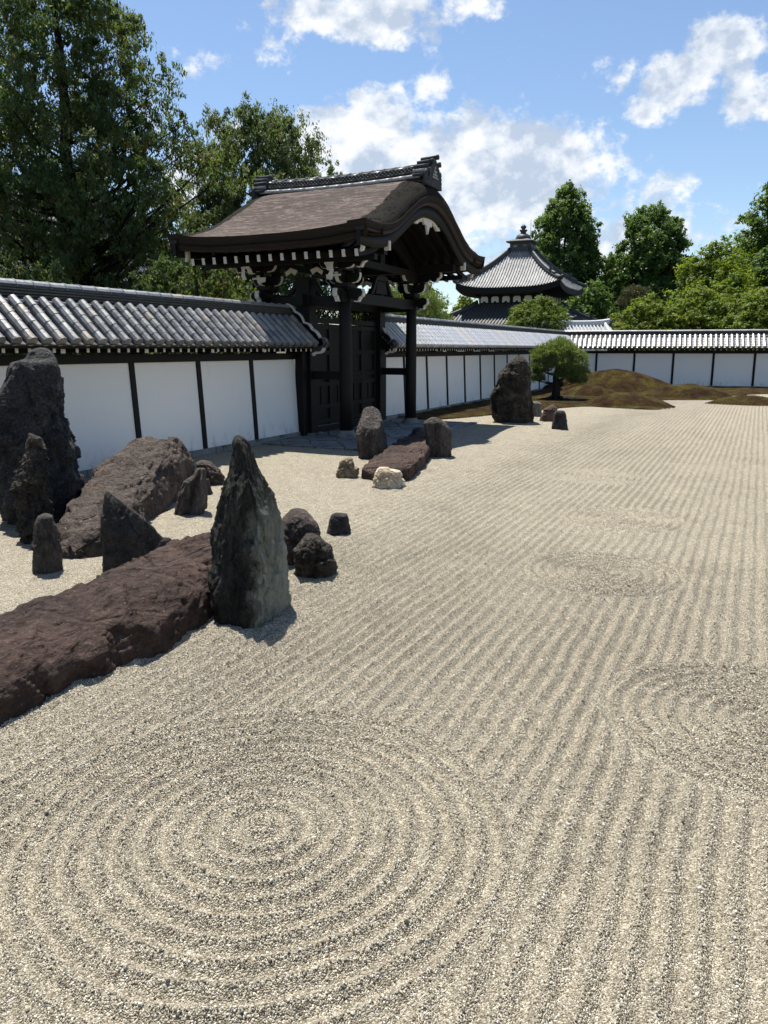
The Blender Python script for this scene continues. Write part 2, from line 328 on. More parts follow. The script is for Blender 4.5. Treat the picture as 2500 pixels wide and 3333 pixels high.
RM = {
 'basalt': m_rock('dark_grey_rock', [(.009, .009, .0095), (.028, .028, .029), (.070, .069, .069), (.16, .156, .148)], 3.2, (.15, .145, .125), 4, (.62, .70), .9, 3.0),
 'jag': m_rock('pitted_brown_black_rock', [(.010, .009, .008), (.034, .029, .024), (.088, .070, .052), (.18, .155, .12)], 4.5, (.17, .165, .13), 8, (.60, .68), 1.0, 5.0),
 'green': m_rock('mossy_dark_green_rock', [(.010, .011, .008), (.026, .027, .019), (.055, .055, .036), (.10, .098, .068)], 3.5, (.16, .16, .11), 7, (.60, .68), .95, 3.2, (1.6, 1.6, .55)),
 'pale': m_rock('pale_green_rock_face', [(.022, .024, .017), (.060, .064, .045), (.11, .115, .085), (.17, .175, .13)], 2.6, (.24, .25, .19), 4, (.50, .62), .6, 2.0, (1.3, 1.3, .6)),
 'maroon': m_rock('red_brown_rock', [(.016, .010, .0078), (.043, .0255, .0192), (.075, .045, .034), (.115, .074, .058)], 2.2, (.11, .09, .07), 5, (.64, .72), .85, 1.4, (1, .7, 1), .82, (.2, .18, .16)),
 'brown': m_rock('brown_rock', [(.026, .019, .015), (.066, .049, .039), (.115, .087, .070), (.175, .14, .115)], 2.4, (.22, .20, .17), 6, (.66, .72), .85, 1.8, (1, 1, 1), .8, (.32, .31, .29)),
 'tri': m_rock('dark_slate_rock', [(.014, .013, .012), (.034, .030, .026), (.066, .058, .049), (.13, .115, .095)], 2.2, (.11, .10, .085), 6, (.60, .7), .7, 1.6),
 'post': m_rock('grey_brown_upright_rock', [(.019, .016, .014), (.054, .045, .038), (.112, .093, .078), (.18, .155, .13)], 3.0, (.18, .17, .145), 6, (.62, .70), .8, 3.0, (1.5, 1.5, .5)),
 'tan': m_rock('tan_rock', [(.12, .088, .054), (.26, .20, .13), (.40, .32, .215), (.54, .46, .35)], 5, None, 6, (.6, .7), .8, 5),
 'cream': m_rock('cream_quartz_rock', [(.34, .25, .155), (.60, .48, .33), (.74, .64, .48), (.84, .78, .66)], 3.6, (.10, .085, .065), 9, (.62, .68), .7, 6),
 'grey': m_rock('pale_grey_rock', [(.05, .048, .042), (.12, .115, .10), (.21, .20, .18), (.3, .29, .26)], 4, None, 6, (.6, .7), .7, 4),
 'red': m_rock('reddish_rock', [(.035, .019, .014), (.085, .048, .037), (.14, .086, .067), (.2, .14, .11)], 4, (.2, .18, .16), 7, (.64, .7), .7, 3),
}
def m_gravel():
    t = NT('raked_gravel'); P = t.n('ShaderNodeNewGeometry').outputs['Position']
    col = t.vor(150, P, out='Color'); g1 = t.n('ShaderNodeSeparateColor'); t.put(g1.inputs[0], col); d = t.vor(150, P)
    c = t.ramp(g1.outputs[0], [(.0, (.12, .103, .074)), (.25, (.215, .188, .138)), (.55, (.355, .317, .24)), (.85, (.47, .427, .332)), (1, (.68, .64, .54))])
    fine = t.ramp(t.noise(380, 2, .6, P), [(.3, .72), (.7, 1.22)]); c = t.mix(1, c, fine, 'MULTIPLY')
    gr2 = t.ramp(t.math('MULTIPLY_ADD', t.noise(11, 5, .8, P), .5, t.math('MULTIPLY', t.noise(34, 4, .75, P), .5)), [(.36, .68), (.5, 1.0), (.64, 1.34)]); c = t.mix(1, c, gr2, 'MULTIPLY'); blot = t.noise(2.2, 5, .65, P); c = t.mix(1, c, t.ramp(blot, [(.3, (.88, .875, .87)), (.7, (1.10, 1.085, 1.06))]), 'MULTIPLY')
    h = t.math('ADD', t.math('MULTIPLY', d, -1.0), t.math('MULTIPLY', t.noise(45, 4, .65, P), 1.3))
    return t.bsdf(c, .9, t.bump(h, .85, .014), .12)
M['gravel'] = m_gravel()
def m_pebble():
    t = NT('pebbles'); r = t.rand()
    c = t.ramp(r, [(0, (.105, .088, .062)), (.2, (.185, .16, .118)), (.5, (.35, .312, .236)), (.8, (.485, .44, .345)), (.97, (.70, .665, .57)), (1, (.32, .22, .14))])
    return t.bsdf(c, .85, None, .18)
M['pebble'] = m_pebble()
def m_moss():
    t = NT('moss'); P = t.n('ShaderNodeNewGeometry').outputs['Position']; a = t.noise(1.3, 6, .7, P); b = t.noise(14, 6, .75, P)
    c = t.ramp(t.math('MULTIPLY_ADD', b, .45, t.math('MULTIPLY', a, .75)), [(.46, (.020, .012, .006)), (.54, (.048, .026, .011)), (.60, (.070, .042, .014)), (.66, (.086, .070, .017)), (.74, (.12, .125, .024))])
    return t.bsdf(c, .95, t.bump(t.math('ADD', t.math('MULTIPLY', b, 1.6), t.noise(60, 5, .7, P)), 1.0, .10), .08)
M['moss'] = m_moss()
M['earth'] = simple('earth', (.10, .085, .055), .95, .35, .3, .3, 3, .1)

def m_leaf(name, stops, trans=.50, rough=.55):
    t = NT(name); at = t.n('ShaderNodeAttribute', attribute_name='tint').outputs['Fac']; c = t.ramp(at, stops)
    d = t.n('ShaderNodeBsdfPrincipled'); t.put(d.inputs['Base Color'], c); d.inputs['Roughness'].default_value = rough; d.inputs['Specular IOR Level'].default_value = .25
    tr = t.n('ShaderNodeBsdfTranslucent'); t.put(tr.inputs['Color'], t.mix(1, c, (1.25, 1.2, .55), 'MULTIPLY'))
    mx = t.n('ShaderNodeMixShader'); mx.inputs[0].default_value = trans; t.t.links.new(d.outputs[0], mx.inputs[1]); t.t.links.new(tr.outputs[0], mx.inputs[2]); t.t.links.new(mx.outputs[0], t.out.inputs['Surface'])
    return t.m
LM = {
 'cypress': m_leaf('cypress_leaves', [(0, (.052, .080, .036)), (.45, (.082, .13, .050)), (.80, (.115, .155, .062)), (1, (.17, .145, .072))]),
 'cypress2': m_leaf('lighter_cypress_leaves', [(0, (.060, .095, .048)), (.5, (.10, .145, .064)), (1, (.145, .17, .08))]),
 'redwood': m_leaf('redwood_leaves', [(0, (.055, .11, .030)), (.5, (.095, .165, .045)), (1, (.14, .21, .060))]),
 'green': m_leaf('green_leaves', [(0, (.060, .11, .026)), (.5, (.10, .17, .040)), (1, (.145, .21, .055))]),
 'lime': m_leaf('lime_leaves', [(0, (.10, .16, .022)), (.5, (.16, .225, .032)), (1, (.21, .26, .042))]),
 'maple': m_leaf('maple_leaves', [(0, (.090, .145, .024)), (.5, (.15, .205, .036)), (1, (.205, .24, .05))]),
 'shrub': m_leaf('shrub_leaves', [(0, (.070, .115, .022)), (.5, (.115, .17, .034)), (1, (.165, .21, .046))]),
 'pine': m_leaf('pine_needles', [(0, (.085, .135, .050)), (.5, (.14, .195, .07)), (1, (.19, .23, .09))], .45),
 'pine2': m_leaf('brownish_pine_needles', [(0, (.055, .068, .034)), (.5, (.095, .10, .05)), (1, (.14, .12, .065))], .2),
}
M['trunk'] = simple('tree_bark', (.060, .048, .038), .9, .5, 4, .8, 18, .1, (1, 1, .2))
M['trunk_dark'] = simple('dark_tree_bark', (.022, .019, .016), .9, .5, 4, .8, 18, .1, (1, 1, .2))
M['iron'] = simple('dark_iron', (.05, .05, .05), .5)
# ------------------------------------------------------------------ ground
RINGS = [(-2.09, 2.85, 1.30), (.20, 5.22, 1.0), (-1.35, 8.25, .88), (-1.58, 11.1, .85), (-2.6, 14.8, .9), (1.6, 2.7, .9), (1.7, 8.6, .8)]
LAM = .130
BANKS = [(-3.99, 5.42, .42, .42), (-4.1, 6.78, .25, .24), (-4.6, 7.2, .3, .38), (-4.78, 8.49, .2, .18), (-7.35, 8.6, .3, .25), (-6.82, 5.59, .2, .2), (-6.05, 6.0, .45, .35), (-6.3, 14.5, .6, 1.9), (-7.55, 15.1, .42, .42), (-6.3, 15.8, .36, .36), (-6.83, 12.47, .26, .26), (-5.68, 11.88, .32, .28), (-7.2, 24.8, .75, .65), (-5.26, 23.1, .28, .28), (-6.25, 25.5, .36, .34)]
def rake(X, Y):
    """height of the raked gravel"""
    wob = .026 * perlin(np.stack([X * 1.3, Y * 1.3, 0 * X], -1)) + .006 * perlin(np.stack([X * 7, Y * 7, 0 * X + 4], -1))
    ph = (X + wob) / LAM
    amp = np.clip((X + 6.0) / 1.6, .12, 1.0) * np.clip((60 - Y) / 20, 0, 1)
    amp = amp * np.clip(.90 + .5 * perlin(np.stack([X * .8, Y * .45, 0 * X + 9], -1)), .5, 1.25)
    for cx, cy, R in RINGS:
        d = np.hypot(X - cx, Y - cy) + wob; ph = np.where(d < R, d / (LAM * .92) + .5, ph)
        amp = np.where(d < R, np.maximum(amp, 1.0), amp); amp = np.where(np.abs(d - R) < .05, amp * (np.abs(d - R) / .05 * .6 + .4), amp)
    s = (1 - np.abs(np.sin(np.pi * ph))) * .62 + (.5 + .5 * np.cos(2 * np.pi * ph)) * .38
    bank = 0 * X
    for bx, by, ba, bb in BANKS:
        dd = np.hypot((X - bx) / ba, (Y - by) / bb) - 1; dd = dd * min(ba, bb); bank = np.maximum(bank, np.exp(-(np.clip(dd, 0, 9) / .09) ** 2)); amp = amp * np.clip(dd / .22, .1, 1)
    dl = np.abs(X + 4.78) - .58; dl = np.where((Y < 6.2), dl, 9); bank = np.maximum(bank, np.exp(-(np.clip(dl, 0, 9) / .09) ** 2)); amp = amp * np.clip(dl / .25, .1, 1)
    return bank * .03 * (1 + .8 * perlin(np.stack([X * 6, Y * 6, 0 * X + 5], -1))) + amp * .043 * (s - .42) + .006 * perlin(np.stack([X * 2.5, Y * 2.5, 0 * X + 2], -1)) + .0035 * perlin(np.stack([X * 30, Y * 30, 0 * X + 2], -1))
def spaced(a, b, d0, grow=0.0):
    o = [a]
    while o[-1] < b: o.append(o[-1] + d0); d0 *= 1 + grow
    return np.array(o)
gx = np.concatenate([np.arange(-11.3, -6.6, .12), np.arange(-6.6, 2.2, .0185), np.arange(2.2, 9, .2)])
gy = np.concatenate([np.arange(-4, 1.2, .3), np.arange(1.2, 9.6, .0205), spaced(9.62, 52.6, .022, .0145)])
GX, GY = np.meshgrid(gx, gy, indexing='xy')
GZ = rake(GX, GY)
me = npmesh('gravel_court', np.stack([GX, GY, GZ], -1).reshape(-1, 3), gridq(*GX.shape), M['gravel'])
gravel_court = obj('gravel_court', me, kind='structure', label='pale raked gravel court with straight furrows and rings')
# loose stones on the near part of the court
rs = np.random.RandomState(3)
N = 600000
px = rs.uniform(-5.4, 2.2, N); py = rs.uniform(1.5, 9.2, N)
ang = np.degrees(np.arctan2(-px, py)) - AZ
dist = np.hypot(px, py); keep = (np.abs(ang) < 35) & (rs.rand(N) < np.clip((10.2 - dist) / 4.5, 0, 1))
px, py, dist = px[keep], py[keep], dist[keep]
pz = rake(px, py); crest = np.clip((pz + .010) / .030, 0, 1)
sz = .0018 + .0024 * rs.rand(len(px)) ** 1.8 + .0026 * crest * rs.rand(len(px)) ** 2
sz = np.where(rs.rand(len(px)) < .012, sz * 1.9, sz)
me = bpy.data.meshes.new('gravel'); V = np.stack([px, py, pz + sz * .35], -1)
me.vertices.add(len(V)); me.vertices.foreach_set('co', V.astype(np.float32).ravel())
at = me.attributes.new('size', 'FLOAT', 'POINT'); at.data.foreach_set('value', sz.astype(np.float32))
at = me.attributes.new('turn', 'FLOAT_VECTOR', 'POINT'); at.data.foreach_set('vector', rs.uniform(0, 6.28, (len(V), 3)).astype(np.float32).ravel())
me.update()
loose = obj('gravel', me, kind='stuff', label='loose pale stone chips lying on the raked furrows', category='gravel')
ng = bpy.data.node_groups.new('scatter_chips', 'GeometryNodeTree')
ng.interface.new_socket('Geometry', in_out='INPUT', socket_type='NodeSocketGeometry'); ng.interface.new_socket('Geometry', in_out='OUTPUT', socket_type='NodeSocketGeometry')
gi = ng.nodes.new('NodeGroupInput'); go = ng.nodes.new('NodeGroupOutput'); ico = ng.nodes.new('GeometryNodeMeshIcoSphere'); ico.inputs['Radius'].default_value = 1; ico.inputs['Subdivisions'].default_value = 1
iop = ng.nodes.new('GeometryNodeInstanceOnPoints'); sm = ng.nodes.new('GeometryNodeSetMaterial'); sm.inputs['Material'].default_value = M['pebble']
na = ng.nodes.new('GeometryNodeInputNamedAttribute'); na.data_type = 'FLOAT'; na.inputs['Name'].default_value = 'size'
nb = ng.nodes.new('GeometryNodeInputNamedAttribute'); nb.data_type = 'FLOAT_VECTOR'; nb.inputs['Name'].default_value = 'turn'
vm = ng.nodes.new('ShaderNodeVectorMath'); vm.operation = 'SCALE'; vm.inputs[0].default_value = (1.25, 1.0, .8)
ng.links.new(na.outputs[0], vm.inputs['Scale']); ng.links.new(gi.outputs[0], iop.inputs['Points']); ng.links.new(ico.outputs['Mesh'], sm.inputs[0]); ng.links.new(sm.outputs[0], iop.inputs['Instance'])
ng.links.new(nb.outputs[0], iop.inputs['Rotation']); ng.links.new(vm.outputs[0], iop.inputs['Scale']); ng.links.new(iop.outputs[0], go.inputs[0])
md = loose.modifiers.new('chips', 'NODES'); md.node_group = ng

b = MB(); b.grid([[(-1500, -1500, -.30), (1500, -1500, -.30)], [(-1500, 1500, -.30), (1500, 1500, -.30)]])
b.build('ground', M['earth'], kind='structure', label='bare earth around the temple court')
# moss sheet behind the gravel
def smooth_poly(pts, k=8):
    P = np.array(pts, float); n = len(P); o = []
    for i in range(n):
        p0, p1, p2, p3 = P[(i - 1) % n], P[i], P[(i + 1) % n], P[(i + 2) % n]
        for t in np.linspace(0, 1, k, endpoint=False): o.append(.5 * (2 * p1 + (p2 - p0) * t + (2 * p0 - 5 * p1 + 4 * p2 - p3) * t * t + (3 * p1 - p0 - 3 * p2 + p3) * t ** 3))
    return np.array(o)
front = [(-10.2, 24.2), (-9.64, 24.7), (-8.97, 26.4), (-8.66, 27.44), (-8.1, 29.0), (-6.9, 32.3), (-6.0, 33.2), (-5.1, 32.7), (-3.4, 32.6), (-3.5, 36.6), (-4.5, 38.3), (-1.6, 40.3), (-1.45, 43.0), (-.6, 44.8), (.6, 46.6), (3.5, 48), (7, 50)]
fp = smooth_poly(front, 8)[: 8 * (len(front) - 1) + 1]
poly = np.concatenate([fp, [(7.4, 53.6), (-11.24, 50.95), (-11.24, 24.0)]])
mx, my = np.meshgrid(np.arange(-11.25, 7.3, .075), np.arange(23.9, 53.6, .09), indexing='xy'); inside = np.zeros(mx.shape, bool); de = np.full(mx.shape, 9.)
jit = .10 * perlin(np.stack([mx * 3, my * 3, 0 * mx], -1)) + .05 * perlin(np.stack([mx * 9, my * 9, 0 * mx], -1)); qx, qy = mx + jit, my + jit * 1.4
for k in range(len(poly)):
    a, c = poly[k], poly[(k + 1) % len(poly)]
    if a[1] != c[1]: inside ^= ((a[1] > qy) != (c[1] > qy)) & (qx < (c[0] - a[0]) * (qy - a[1]) / (c[1] - a[1]) + a[0])
    if k < len(fp) - 1:
        e = c - a; t = np.clip(((qx - a[0]) * e[0] + (qy - a[1]) * e[1]) / (e @ e + 1e-9), 0, 1); de = np.minimum(de, np.hypot(qx - a[0] - t * e[0], qy - a[1] - t * e[1]))
mz = .012 + .085 * np.clip(de / .7, 0, 1) ** .6 + .03 * fbm(np.stack([mx * .8, my * .8, 0 * mx], -1), 3) * np.clip(de, 0, 1) + .012 * perlin(np.stack([mx * 8, my * 8, 0 * mx], -1))
Q = gridq(*mx.shape); Q = Q[inside.reshape(-1)[Q].all(1)]; used = np.unique(Q); re = np.zeros(mx.size, int); re[used] = np.arange(len(used))
obj('moss_ground', npmesh('moss_ground', np.stack([mx, my, mz], -1).reshape(-1, 3)[used], re[Q], M['moss']), kind='structure', label='brown and green moss bed below the far wall')

# mounds of moss
def mound(label, c, rx, ry, h, seed, rz=0):
    n, m = 64, 30; rr = np.linspace(0, 1, m); th = np.linspace(0, 2 * np.pi, n, endpoint=False); R_, T = np.meshgrid(rr, th, indexing='ij')
    wob = 1 + .10 * perlin(np.stack([np.cos(T) * 1.2 + seed, np.sin(T) * 1.2, 0 * T], -1))
    x = R_ * np.cos(T) * rx * wob; y = R_ * np.sin(T) * ry * wob
    prof = np.clip(1 - R_ ** 2.2, 0, 1) ** 1.15
    z = h * prof * (1 + .12 * perlin(np.stack([x * .7 + seed, y * .7, 0 * x], -1))) + .03 * fbm(np.stack([x * 2.2, y * 2.2, 0 * x + seed], -1), 3) - .03 * R_
    z = z - .10 * (R_ == 1) + .012 * perlin(np.stack([x * 11, y * 11, 0 * x], -1))
    o = obj('moss_mound', npmesh('moss_mound', np.stack([x, y, z], -1).reshape(-1, 3), gridq(m, n, True), M['moss']), None, (c[0], c[1], .0), (0, 0, rz), label=label, category='moss mound', group='moss mounds by the far wall')
    return o
mound('tallest and widest brown moss mound, rising against the far white wall', (-7.6, 45.6), 4.3, 2.6, 1.24, 1)
mound('broad low moss mound with a long gentle ridge running beside the gravel', (-3.3, 41.2), 2.6, 1.6, .68, 5)
mound('rounded green flecked moss mound reaching out onto the gravel', (-5.0, 34.2), 2.1, 1.5, .55, 9)
mound('small reddish brown moss mound behind the garden pine', (-7.8, 40.2), 1.6, 1.3, .62, 13)
mound('low isolated moss islet lying alone on the gravel', (-.3, 37.8), 1.8, 1.15, .38, 17)

# stone paving before the gate
pav = obj('stone_paving', None, None, (0, 0, 0), kind='structure', label='grey flagstone paving in front of the gate')
b = MB(); b.box((-13.2, -8.42), (16.1, 23.9), (-.2, .028)); b.build('bedding', M['earth'], pav)
ca, sa = math.cos(.62), math.sin(.62); rs = np.random.RandomState(11)
J = rs.uniform(-.10, .10, (40, 40, 2))
def pj(i, j):
    u = (i - 15) * .78 + J[i, j, 0] + (.39 if j % 2 else 0) * 0; v = (j - 15) * .62 + J[i, j, 1]
    return np.array([-10.6 + u * ca - v * sa, 19.9 + u * sa + v * ca])
def clip(poly, ax, lim, sgn):
    o = []
    for k in range(len(poly)):
        a, c = poly[k], poly[(k + 1) % len(poly)]; da, dc = sgn * (lim - a[ax]), sgn * (lim - c[ax])
        if da >= 0: o.append(a)
        if da * dc < 0: o.append(a + (c - a) * da / (da - dc))
    return o
for i in range(39):
    for j in range(39):
        q = [pj(i, j), pj(i + 1, j), pj(i + 1, j + 1), pj(i, j + 1)]; c = sum(q) / 4
        q = [c + (p - c) * .965 for p in q]
        for ax, lim, sg in ((0, -8.40, 1), (0, -13.2, -1), (1, 23.92, 1), (1, 16.08, -1)):
            q = clip(q, ax, lim, sg)
            if len(q) < 3: break
        if len(q) < 3: continue
        c = sum(q) / len(q); hz = .045 + rs.uniform(-.006, .006)
        b = MB(); b.prism([tuple(p - c) for p in q], lambda a, d: (a, d, -.06), lambda a, d, hz=hz: (a * .985, d * .985, hz), 0)
        b.build('flagstone', M['flag'], pav, loc=(c[0], c[1], 0))
for k in range(6):      # kerb of long dressed stones
    y0 = 16.1 + k * 1.3
    MB().box((-.11, .11), (0, 1.285), (-.1, .055)).build('kerb_stone', M['flag'], pav, loc=(-8.29, y0, 0))
# ------------------------------------------------------------------ rocks
# (ground point, [(height, left, right), ...]) measured in metres across the line of sight
PROF = {
'tallL':((-9.16,7.41),[(2.416, 0.22, 0.311), (2.401, 0.162, 0.351), (2.357, 0.101, 0.405), (2.268, 0.049, 0.456), (2.216, -0.106, 0.469), (2.145, -0.165, 0.488), (2.021, -0.196, 0.491), (1.844, -0.284, 0.479), (1.665, -0.349, 0.478), (1.486, -0.39, 0.483), (1.304, -0.415, 0.52), (1.121, -0.44, 0.556), (0.936, -0.457, 0.593), (0.844, -0.458, 0.56), (0.75, -0.459, 0.578), (0.562, -0.46, 0.612), (0.373, -0.462, 0.627), (0.221, -0.443, 0.624), (0.087, -0.374, 0.569), (-0.045, -0.345, 0.479)]),
'slenderL':((-8.19,6.53),[(1.368, 0.07, 0.121), (1.311, 0.05, 0.22), (1.18, 0.016, 0.246), (1.017, -0.035, 0.262), (0.854, -0.119, 0.27), (0.739, -0.138, 0.248), (0.606, -0.141, 0.234), (0.437, -0.139, 0.258), (0.369, -0.145, 0.275), (0.182, -0.154, 0.267), (0.014, -0.155, 0.214), (-0.122, -0.145, 0.171)]),
'postL':((-6.82,5.59),[(0.656, 0.005, 0.056), (0.631, -0.048, 0.105), (0.568, -0.085, 0.112), (0.453, -0.108, 0.135), (0.307, -0.13, 0.156), (0.161, -0.142, 0.159), (0.015, -0.158, 0.162)]),
'tri':((-6.04,6.02),[(0.902, -0.197, -0.158), (0.812, -0.22, -0.053), (0.708, -0.237, 0.06), (0.589, -0.251, 0.2), (0.469, -0.26, 0.302), (0.364, -0.265, 0.392), (0.287, -0.266, 0.471), (0.226, -0.268, 0.517), (0.136, -0.27, 0.547), (-0.014, -0.274, 0.553)]),
'tall':((-3.99,5.40),[(1.662, -0.049, -0.033), (1.649, -0.065, -0.006), (1.619, -0.084, 0.031), (1.57, -0.093, 0.067), (1.512, -0.099, 0.094), (1.443, -0.115, 0.11), (1.374, -0.132, 0.132), (1.295, -0.159, 0.163), (1.215, -0.191, 0.195), (1.125, -0.224, 0.231), (1.055, -0.241, 0.249), (0.974, -0.249, 0.276), (0.893, -0.256, 0.293), (0.811, -0.269, 0.298), (0.729, -0.281, 0.313), (0.646, -0.279, 0.336), (0.563, -0.282, 0.349), (0.459, -0.305, 0.356), (0.355, -0.342, 0.361), (0.251, -0.367, 0.363), (0.144, -0.368, 0.363), (0.038, -0.36, 0.36)]),
'groove':((-7.39,8.61),[(0.684, 0.137, 0.276), (0.585, 0.077, 0.284), (0.51, -0.046, 0.286), (0.319, -0.13, 0.277), (0.126, -0.205, 0.262), (-0.009, -0.227, 0.214)]),
'brownlow':((-8.79,10.98),[(0.409, -0.257, -0.139), (0.376, -0.327, -0.023), (0.271, -0.264, 0.092), (0.166, -0.19, 0.147), (0.062, -0.156, 0.172), (-0.042, -0.141, 0.182)]),
'chip':((-8.17,10.07),[(0.258, -0.043, 0.003), (0.134, -0.049, 0.025), (0.019, -0.058, 0.052)]),
'bould2':((-4.62,7.19),[(0.588, -0.024, 0.077), (0.566, -0.075, 0.14), (0.501, -0.133, 0.202), (0.435, -0.166, 0.246), (0.357, -0.184, 0.257), (0.278, -0.184, 0.268), (0.172, -0.174, 0.26), (0.039, -0.165, 0.232)]),
'block':((-4.10,6.78),[(0.45, -0.116, 0.002), (0.404, -0.152, 0.073), (0.355, -0.189, 0.108), (0.305, -0.22, 0.166), (0.231, -0.245, 0.183), (0.144, -0.23, 0.2), (0.056, -0.22, 0.213), (-0.019, -0.198, 0.216)]),
'smallb':((-4.78,8.49),[(0.296, -0.047, 0.004), (0.277, -0.091, 0.113), (0.225, -0.121, 0.127), (0.15, -0.137, 0.141), (0.06, -0.148, 0.154), (-0.0, -0.153, 0.161)]),
'up1':((-7.63,15.16),[(1.179, -0.138, 0.07), (1.144, -0.233, 0.145), (1.068, -0.275, 0.193), (0.955, -0.291, 0.206), (0.842, -0.339, 0.217), (0.728, -0.384, 0.23), (0.633, -0.398, 0.249), (0.5, -0.38, 0.278), (0.308, -0.356, 0.301), (0.116, -0.335, 0.341), (-0.039, -0.326, 0.351)]),
'darkb':((-8.06,18.55),[(0.357, 0.019, 0.178), (0.319, -0.071, 0.224), (0.182, -0.138, 0.259), (0.137, -0.228, 0.271), (0.0, -0.268, 0.273)]),
'up2':((-6.31,15.87),[(0.905, -0.194, -0.08), (0.873, -0.27, -0.004), (0.797, -0.365, 0.13), (0.74, -0.368, 0.169), (0.644, -0.353, 0.238), (0.491, -0.333, 0.246), (0.299, -0.311, 0.254), (0.106, -0.28, 0.257), (-0.01, -0.263, 0.255)]),
'tan':((-6.83,12.47),[(0.398, 0.036, 0.1), (0.374, -0.06, 0.113), (0.326, -0.141, 0.124), (0.228, -0.166, 0.147), (0.196, -0.175, 0.219), (0.098, -0.212, 0.23), (0.049, -0.209, 0.21), (-0.0, -0.185, 0.194)]),
'cream':((-5.68,11.88),[(0.367, -0.165, 0.007), (0.341, -0.202, 0.022), (0.311, -0.217, 0.224), (0.251, -0.24, 0.236), (0.175, -0.255, 0.236), (0.099, -0.26, 0.27), (0.023, -0.275, 0.285)]),
'big':((-7.24,24.77),[(2.189, 0.115, 0.187), (2.137, 0.021, 0.285), (2.041, -0.12, 0.384), (1.922, -0.272, 0.448), (1.802, -0.304, 0.501), (1.61, -0.468, 0.52), (1.441, -0.511, 0.527), (1.199, -0.552, 0.537), (1.029, -0.632, 0.543), (0.883, -0.677, 0.573), (0.712, -0.672, 0.604), (0.467, -0.672, 0.619), (0.222, -0.645, 0.6), (0.049, -0.602, 0.587)]),
'grey':((-7.17,27.51),[(0.529, -0.141, 0.044), (0.471, -0.165, 0.153), (0.336, -0.186, 0.185), (0.148, -0.179, 0.193)]),
'red':((-6.27,25.54),[(0.566, 0.097, 0.182), (0.524, 0.038, 0.257), (0.425, -0.104, 0.31), (0.325, -0.161, 0.327), (0.176, -0.216, 0.334), (0.026, -0.271, 0.341)]),
'dark':((-5.26,23.09),[(0.575, -0.158, 0.103), (0.514, -0.199, 0.139), (0.403, -0.216, 0.166), (0.202, -0.229, 0.209), (0.045, -0.248, 0.234)]),
}
def polar(poly, th):
    P = np.array(poly, float); out = np.zeros(len(th)); dx, dy = np.cos(th), np.sin(th)
    for k in range(len(P)):
        a, c = P[k], P[(k + 1) % len(P)]; e = c - a; den = dx * e[1] - dy * e[0]; den = np.where(np.abs(den) < 1e-9, 1e-9, den)
        t = (a[0] * e[1] - a[1] * e[0]) / den; s = (a[0] * dy - a[1] * dx) / den
        ok = (t > 0) & (s >= -1e-6) & (s <= 1 + 1e-6); out = np.where(ok, np.maximum(out, t), out)
    return out
SECT = {
 'block': [(-1, -.2), (-.82, -.85), (-.1, -1), (.75, -.9), (1, -.25), (.9, .7), (.2, 1), (-.8, .85)],
 'corner': [(-1, .25), (-.8, -.45), (.02, -1), (.22, -.96), (1, .30), (.75, .95), (-.6, 1)],
 'left': [(-1, -.75), (-.9, -.95), (-.6, -.8), (1, .2), (.85, .8), (-.4, 1), (-.95, .4)],
 'round': [(math.cos(a) * (1 + .05 * math.cos(3 * a)), math.sin(a)) for a in np.linspace(0, 2 * np.pi, 24, endpoint=False)],
 'lobes': [(-1, .1), (-.95, -.5), (-.55, -1), (-.25, -.8), (-.05, -.35), (.15, -.8), (.5, -1), (.95, -.5), (1, .2), (.6, .9), (-.5, 1)],
}
def frame_out(name, V, Q, mat, c, rz, label, group=None, cat='rock'):
    o = obj(name, npmesh(name, V, Q, mat), None, (c[0], c[1], 0), (0, 0, rz), label=label, category=cat)
    if group: o['group'] = group
    return o
